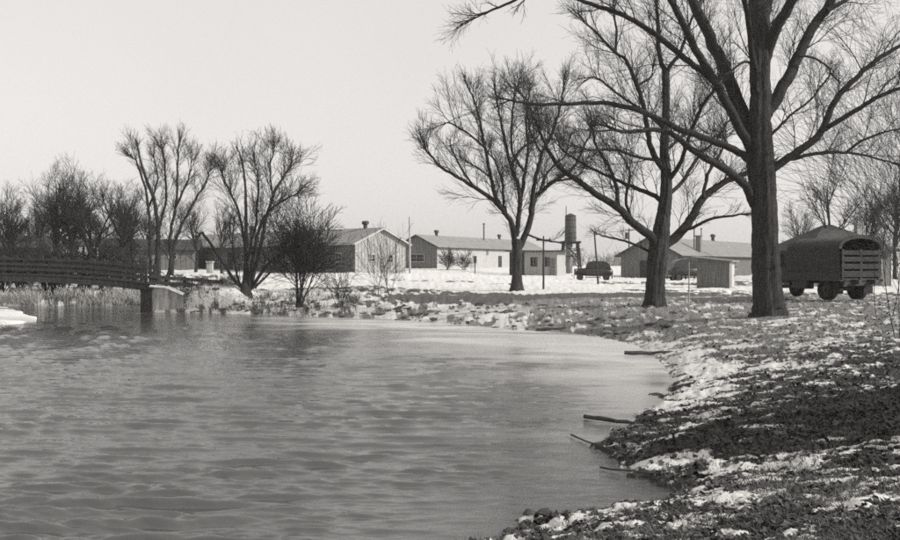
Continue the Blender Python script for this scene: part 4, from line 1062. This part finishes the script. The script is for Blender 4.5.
kp=(rng.uniform(0,1,len(x_))<np.where(cv<.5,.75,.10))&(fbm(x_*1.5,y_*1.5,3,66)>.42); x_,y_=x_[kp],y_[kp]
blades('grass',np.stack([x_,y_,ground_z(x_,y_)-.01],-1),.11,.006,'grassblade','withered grass on the bank','grass',.7)

c_=np.stack([rng.uniform(-17.5,-5,9000),rng.uniform(50,60,9000)],-1); dd=shore_sd(c_[:,0],c_[:,1]); k_=(dd>.3)&(dd<6)&(fbm(c_[:,0]*1.3,c_[:,1]*1.3,3,19)>.50)
blades('weeds',np.stack([c_[k_,0],c_[k_,1],ground_z(c_[k_,0],c_[k_,1])-.02],-1),.45,.014,'grassblade','dark dead weeds on the snowy bank right of the bridge pier','weeds',.5)
# evergreen out of frame at the right: it throws the long shade across the foreground
def evergreen(label,x0,y0,h,w):
    z0=gz(x0,y0); root=thing('spruce_tree',label,'tree',(x0,y0,z0)); t=MB(); t.tube([(0,0,-.2),(0,0,h*.5),(0,0,h)],[.2,.12,.02],10); t.build('trunk',M['bark_limb'],root)
    n=26000; zz=rng.uniform(.06,1,n); rr=w*(1-zz)**.8*rng.uniform(.15,1,n)**.5; a=rng.uniform(0,6.28,n); P=np.stack([rr*np.cos(a),rr*np.sin(a),zz*h-rr*.25],-1)
    s=.11; d1=rng.normal(0,1,(n,3)); d1/=np.linalg.norm(d1,axis=1,keepdims=True); d2=rng.normal(0,1,(n,3)); d2/=np.linalg.norm(d2,axis=1,keepdims=True)
    V=np.concatenate([P,P+d1*s*1.8,P+d2*s]); i=np.arange(n); link('crown',npmesh('crown',V,np.stack([i,i+n,i+2*n],-1)),M['needle'],root)
evergreen('dark spruce just outside the right edge, nearer the water',13.2,10.0,6.4,2.5)
evergreen('dark spruce just outside the right edge, further up the bank',17.5,10.9,8.2,2.8)

m=bpy.data.materials.new('thin_haze'); m.use_nodes=True; nt=m.node_tree; nt.nodes.clear()
pv=nt.nodes.new('ShaderNodeVolumePrincipled'); pv.inputs['Density'].default_value=.0005; pv.inputs['Color'].default_value=(.95,.94,.93,1); pv.inputs['Anisotropy'].default_value=.3
mo=nt.nodes.new('ShaderNodeOutputMaterial'); nt.links.new(pv.outputs[0],mo.inputs['Volume'])
q=MB(); q.box((0,0,11),(1900,1900,26)); tag(q.build('haze',m),'thin winter haze','haze',kind='stuff')

# ------------------------------------------------------------------ light, sky, camera
SUN_AZ=math.atan2(-.30,.95); SUN_EL=math.radians(27)
sd=Vector((math.cos(SUN_AZ)*math.cos(SUN_EL),math.sin(SUN_AZ)*math.cos(SUN_EL),math.sin(SUN_EL)))
l=bpy.data.lights.new('sun','SUN'); l.energy=3.2; l.angle=math.radians(.6); l.color=(1,.98,.95)
lo=bpy.data.objects.new('sun',l); COL.objects.link(lo); lo.rotation_euler=sd.to_track_quat('Z','Y').to_euler(); lo.location=(40,-20,40)
wd=bpy.data.worlds.new('World'); sc.world=wd; wd.use_nodes=True; nt=wd.node_tree; nt.nodes.clear(); L_=nt.links.new
sky=nt.nodes.new('ShaderNodeTexSky'); sky.sky_type='NISHITA'; sky.sun_disc=False; sky.sun_elevation=SUN_EL; sky.sun_rotation=math.pi/2-SUN_AZ
sky.dust_density=2.5; sky.air_density=1.0
bwn=nt.nodes.new('ShaderNodeRGBToBW'); L_(sky.outputs[0],bwn.inputs[0])
ma=nt.nodes.new('ShaderNodeMath'); ma.operation='MULTIPLY_ADD'; ma.inputs[1].default_value=.45; ma.inputs[2].default_value=5.0; L_(bwn.outputs[0],ma.inputs[0]); tcw=nt.nodes.new('ShaderNodeTexCoord'); nw=nt.nodes.new('ShaderNodeTexNoise'); nw.inputs['Scale'].default_value=2.2; nw.inputs['Detail'].default_value=3; L_(tcw.outputs['Generated'],nw.inputs['Vector']); mw=nt.nodes.new('ShaderNodeMath'); mw.operation='MULTIPLY_ADD'; mw.inputs[1].default_value=.9; mw.inputs[2].default_value=4.65; L_(nw.outputs['Fac'],mw.inputs[0]); L_(mw.outputs[0],ma.inputs[2])
cb=nt.nodes.new('ShaderNodeCombineColor'); 
for i,kk in enumerate((1,.972,.945)):
    mm=nt.nodes.new('ShaderNodeMath'); mm.operation='MULTIPLY'; mm.inputs[1].default_value=kk; L_(ma.outputs[0],mm.inputs[0]); L_(mm.outputs[0],cb.inputs[i])
bg=nt.nodes.new('ShaderNodeBackground'); bg.inputs['Strength'].default_value=.10; L_(cb.outputs[0],bg.inputs[0])
wo=nt.nodes.new('ShaderNodeOutputWorld'); L_(bg.outputs[0],wo.inputs[0])
cam=bpy.data.cameras.new('camera'); co=bpy.data.objects.new('camera',cam); COL.objects.link(co)
cam.sensor_width=36; cam.lens=F/900*36; cam.clip_end=20000; cam.clip_start=.05
co.location=(0,0,H); co.rotation_euler=(math.radians(90)-math.atan(6/F),0,0)
sc.camera=co
sc.view_settings.view_transform='Standard'; sc.view_settings.look='None'; sc.view_settings.exposure=.34; sc.view_settings.gamma=1; sc.view_settings.use_curve_mapping=False
sc.cycles.sample_clamp_indirect=4; sc.cycles.max_bounces=6; sc.cycles.use_denoising=False; sc.cycles.denoiser='OPENIMAGEDENOISE'
sc.cycles.filter_width=1.7
